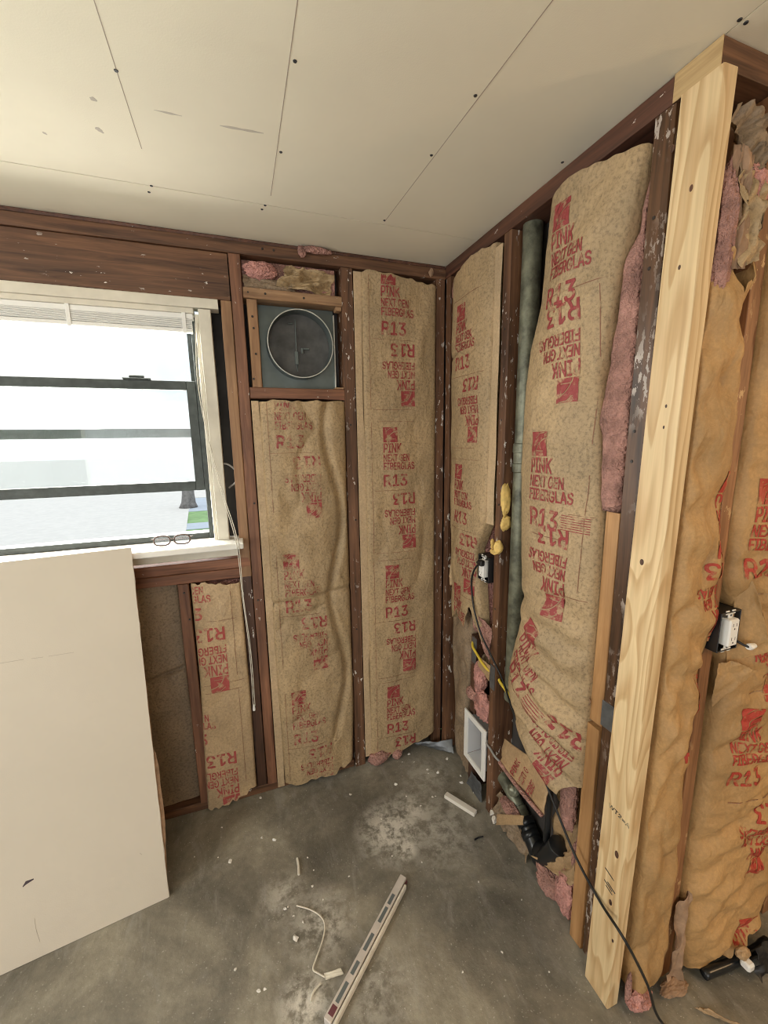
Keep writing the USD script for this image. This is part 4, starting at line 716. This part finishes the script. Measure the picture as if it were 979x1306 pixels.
part(cv, 'kraft_curl', crumple([np.array([.055, -.735, .13]), np.array([.05, -.83, .10]), np.array([.045, -.86, .52]), np.array([.06, -.72, .46])], 50, .02, 26, 16), 'cardboard_kraft', True)
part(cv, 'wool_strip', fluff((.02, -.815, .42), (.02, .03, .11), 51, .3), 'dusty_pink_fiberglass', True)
# wool and paper around the recessed box
wf = thing('insulation_scrap', 'pink wool bulging out above the white recessed box', 'insulation', (.01, -.33, .36))
part(wf, 'wool_tuft', fluff((.012, -.325, .55), (.028, .030, .075), 52, .3), 'pink_fiberglass', True); part(wf, 'wool_tuft', fluff((.012, -.355, .435), (.03, .055, .06), 53, .35), 'pink_fiberglass', True); part(wf, 'wool_tuft', fluff((.006, -.275, .45), (.022, .035, .03), 54, .3), 'dusty_pink_fiberglass', True)
part(wf, 'paper_scrap', crumple([np.array([.03, -.31, .62]), np.array([.03, -.41, .46]), np.array([.03, -.42, .66]), np.array([.03, -.33, .72])], 55, .012, 16, 14), 'dusty_kraft', True)
wg = thing('insulation_scrap', 'torn pinkish paper and wool at the tear under the left batt of the right wall', 'insulation', (.0, -.36, .7))
part(wg, 'torn_paper', crumple([np.array([-.012, -.29, .80]), np.array([-.008, -.40, .66]), np.array([-.004, -.415, .80]), np.array([-.016, -.31, .85])], 56, .014, 16, 14), 'dusty_pink_fiberglass', True)
part(wg, 'wool_tuft', fluff((.012, -.37, .73), (.02, .035, .05), 57, .3), 'dusty_pink_fiberglass', True)
part(wg, 'kraft_tab', crumple([np.array([-.006, -.325, .615]), np.array([-.006, -.41, .59]), np.array([-.006, -.415, .66]), np.array([-.006, -.33, .655])], 58, .004, 8, 10), 'cardboard_kraft', True)

# bottom of the return wall
bp = thing('floor_pipe', 'black pipe stub with a pale fitting at the foot of the right-hand batt', 'pipe', (.40, -1.14, 0))
part(bp, 'pipe', tube([(.27, -1.10, .018), (.36, -1.11, .02), (.45, -1.115, .022), (.52, -1.12, .03)], [.013]*16+[.016]*3, 16, 6), 'black_pipe', True)
part(bp, 'fitting', box(.375, .402, -1.150, -1.124, .034, .058, .005), 'white_plastic'); part(bp, 'rag', fluff((.385, -1.125, .072), (.022, .014, .018), 61, .3, 3), 'cardboard_kraft', True)
part(bp, 'wrap', crumple([np.array([.40, -1.165, .02]), np.array([.53, -1.165, .02]), np.array([.55, -1.14, .07]), np.array([.42, -1.14, .085])], 62, .01, 12, 16), 'black_plastic', True)
bt = thing('insulation_scrap', 'pink wool tuft on the floor at the foot of the pale new stud', 'insulation', (.05, -1.09, 0))
part(bt, 'wool_tuft', fluff((.045, -1.078, .024), (.036, .02, .024), 63, .5), 'pink_fiberglass', True); part(bt, 'wool_tuft', fluff((.016, -1.066, .06), (.008, .008, .05), 64, .3, 3), 'dusty_pink_fiberglass', True)
bt2 = thing('insulation_scrap', 'shredded pale paper and wool on the floor below the narrow crumpled batt', 'insulation', (.16, -1.09, 0))
part(bt2, 'wool_tuft', fluff((.165, -1.088, .014), (.045, .018, .014), 65, .5), 'torn_paper', True); part(bt2, 'paper_shred', crumple([np.array([.15, -1.09, .02]), np.array([.19, -1.09, .03]), np.array([.215, -1.075, .30]), np.array([.175, -1.07, .26])], 66, .012, 22, 8), 'torn_paper', True)
single('paper_scrap', crumple([onfloor(884, 1286, .004), onfloor(915, 1300, .004), onfloor(950, 1312, .012), onfloor(905, 1290, .02)], 67, .005, 12, 12), 'cardboard_kraft', 'rust-brown paper scrap on the floor near the bottom right', 'paper', True)

# ------------------------------------------------------------------ loose things on the floor
A0, A1 = onfloor(516, 1124), onfloor(425, 1300); dv_ = (A1-A0)/np.linalg.norm(A1-A0); nv = np.array([-dv_[1], dv_[0], 0]); ln = float(np.linalg.norm(A1-A0))+.02
lv = thing('spirit_level', 'long pale metal bar with dark slots lying on the floor', 'level', (A0+A1)/2)
def orient(x0, x1, y0, y1, z0, z1, b=.0015):
    m = box(x0, x1, y0, y1, z0, z1, b); v = m.vertices.copy(); m.vertices = A0+np.outer(v[:, 0], dv_)+np.outer(v[:, 1], nv)+np.outer(v[:, 2], [0, 0, 1]); return m
part(lv, 'bar', orient(0, ln, -.017, .007, .001, .022, .002), 'level_body'); part(lv, 'side_rail', orient(.02, ln, .010, .018, .001, .020, .002), 'pale_strip')
part(lv, 'groove', orient(.0, ln-.01, .0065, .0105, .001, .012, .001), 'maroon')
for (a, b_) in ((.07, .105), (.115, .165), (.20, .25), (.28, .315), (.335, .385)): part(lv, 'slot', orient(a, b_, -.010, .001, .0215, .0226, .0004), 'level_slot')
part(lv, 'end_cap', orient(ln-.035, ln-.012, -.012, .004, .0215, .0228, .0005), 'maroon')
B0, B1 = onfloor(568, 1016), onfloor(606, 1040); bd_ = (B1-B0)/np.linalg.norm(B1-B0); bn = np.array([-bd_[1], bd_[0], 0])
m = box(0, float(np.linalg.norm(B1-B0)), -.012, .012, .001, .018, .0015); v = m.vertices.copy(); m.vertices = B0+np.outer(v[:, 0], bd_)+np.outer(v[:, 1], bn)+np.outer(v[:, 2], [0, 0, 1])
single('drywall_strip', m, 'gypsum', 'short white drywall strip on the floor near the recessed box', 'drywall')
W_ = [onfloor(u, v, .004) for u, v in ((378, 1155), (395, 1160), (408, 1168), (414, 1180), (411, 1200), (403, 1222), (399, 1236), (405, 1241), (414, 1246))]
ws = thing('bent_strip', 'bent thin white strip with a flat tab, left of the long pale bar', 'metal strip', W_[4])
part(ws, 'wire', tube(W_, .0024, 6, 6), 'pale_strip', True)
part(ws, 'tab', crumple([onfloor(413, 1242, .003), onfloor(415, 1249, .003), onfloor(438, 1242, .005), onfloor(434, 1234, .010)], 71, .002, 8, 8, .002), 'pale_strip', True)
part(ws, 'tail', tube([onfloor(u, v, .004) for u, v in ((409, 1254), (400, 1264), (396, 1277))], .0028, 6, 5), 'pale_strip', True)
m0, m1 = onfloor(379, 1096), onfloor(381, 1117)
single('drywall_strip', tube([m0+[0, 0, .005], (m0+m1)/2+[.002, 0, .005], m1+[0, 0, .005]], .0045, 6), 'pale_strip', 'thin pale splinter lying alone on the floor left of centre', 'scrap')
single('nail_scrap', tube([onfloor(605, 1071, .003), onfloor(610, 1068, .003), onfloor(616, 1067, .003)], .003, 6), 'black_pipe', 'small black nail on the floor right of the dust patch', 'nail')
CR = [(521, 962, 7), (570, 968, 8), (545, 982, 6), (558, 986, 9), (546, 987, 4), (587, 990, 7), (588, 999, 9), (505, 1001, 9), (604, 1011, 7), (518, 1016, 4), (551, 1017, 5), (555, 1016, 4), (536, 1028, 4), (447, 1014, 7), (332, 1018, 7), (283, 1056, 4), (334, 1069, 6), (350, 1072, 8), (294, 1099, 8), (278, 1094, 3), (248, 1093, 3), (398, 1131, 5), (363, 1160, 6), (367, 1157, 4), (374, 1169, 4), (387, 1176, 5), (445, 1118, 4), (377, 1198, 10), (392, 1094, 4), (400, 1110, 3), (412, 1148, 4), (300, 1238, 6), (486, 1045, 4), (513, 972, 3), (528, 972, 3), (500, 1092, 3), (538, 1100, 3), (610, 1125, 4), (665, 1148, 3), (640, 1215, 4), (330, 1265, 6), (338, 1262, 5), (590, 1240, 4), (700, 1240, 3)]
BIG = {0: 'white crumb on the floor just in front of the tall corner batt', 1: 'white crumb on the floor deepest in the back corner, left of the recessed box', 3: 'wedge-shaped white crumb between the back corner and the short drywall strip',
       5: 'white crumb close to the wall under the recessed box, farther of two', 6: 'white crumb close to the wall under the recessed box, nearer of two', 7: 'broad flat white crumb left of the dust patch in front of the corner batt',
       8: 'white crumb beside the right end of the short drywall strip', 13: 'white crumb in front of the stud between the two tall batts', 14: 'white crumb at the foot of the narrow batt under the window',
       17: 'round white crumb left of the thin pale splinter', 16: 'small white crumb just left of the round one, near the pale splinter', 18: 'round white crumb nearest the right edge of the leaning drywall sheet', 27: 'flat white chip left of the bent strip',
       22: 'white crumb lying at the upper end of the bent strip', 31: 'white crumb alone at the bottom left of the floor', 29: 'tiny white crumb beside the thin pale splinter'}
for i, (u, v, s) in enumerate(CR):
    c = onfloor(u, v, -.001); single('drywall_crumb', chunk(c, s*.0011, 100+i, .45), 'white_crumb', BIG.get(i, 'tiny loose white drywall crumb on the concrete floor'), 'crumb', group='white drywall crumbs on the floor')
# gypsum scraps at the foot of the right wall
single('drywall_scrap', cat(chunk((.01, -.455, .0), .02, 301, .8), chunk((.0, -.475, .0), .016, 302, .8)), 'gypsum', 'broken pale gypsum lump at the foot of the stud, left of the kraft-wrapped block', 'drywall')
single('plastic_flap', crumple([np.array([-.06, -.03, .004]), np.array([.02, -.10, .004]), np.array([.03, -.06, .05]), np.array([-.15, .0, .035])], 73, .006, 12, 14), 'nail_plate', 'grey flap of sheeting curled up in the back corner', 'sheeting', True)
single('plastic_flap', crumple([np.array([-.012, -.27, .003]), np.array([-.006, -.38, .003]), np.array([.0, -.37, .07]), np.array([.0, -.29, .08])], 74, .006, 12, 12), 'nail_plate', 'grey flap of sheeting under the white recessed box', 'sheeting', True)

# ------------------------------------------------------------------ outdoors
gd = struct('ground'); GZ = -.4
part(gd, 'lawn', slab(-60, 40, .2, 58.1, GZ-.2, GZ-.02), 'grass')
a_ = [unp(u, v, 2, GZ) for u, v in ((232, 681), (262, 640))]
def quad(pp_, z): return loft([[(x, y, z) for x, y in pp_], [(x, y, z-.05) for x, y in pp_]])
part(gd, 'driveway', quad([(-14, .4), (-1.75, 5.5), (-2.05, 8.0), (-2.3, 11.2), (-3.2, 58), (-60, 58), (-60, .4)], GZ), 'driveway')
part(gd, 'walkway', quad([(-2.15, 8.35), (4, 8.35), (4, 9.1), (-2.2, 9.1)], GZ-.004), 'walkway')
part(gd, 'walkway', quad([(-2.3, 11.0), (6, 11.0), (6, 14), (-2.4, 14)], GZ-.004), 'walkway')
part(gd, 'driveway', quad([(-2.4, 14.1), (30, 14.1), (30, 58), (-3, 58)], GZ-.004), 'driveway')
tk = thing('tree_stump', 'grey trunk standing on the lawn edge outside, seen through the lowest window gap', 'tree', (-2.33, 11.8, GZ))
part(tk, 'trunk', tube([(-2.36, 11.8, GZ-.02), (-2.35, 11.8, GZ+.15), (-2.34, 11.8, GZ+.4), (-2.33, 11.8, GZ+.62)], [.27, .2, .17, .165], 18), 'bark', True)
ev = struct('roof_eave'); part(ev, 'soffit', slab(XL-1, 3.5, .11, .85, 2.30, 2.40), 'roof_soffit')
# bulb that warms the right-hand side (behind the camera)
bb = thing('light_bulb', 'bare warm bulb hanging on a cord behind the camera', 'lamp', (1.35, -2.35, 1.8))
part(bb, 'cord', tube([(1.35, -2.35, 2.25), (1.35, -2.35, 2.0), (1.35, -2.35, 1.86)], .003, 6), 'black_cord'); part(bb, 'socket', lathe([(.0001, .09), (.018, .085), (.02, .03), (.0001, .03)], (1.35, -2.35, 1.78), 'z', 16), 'black_plastic')
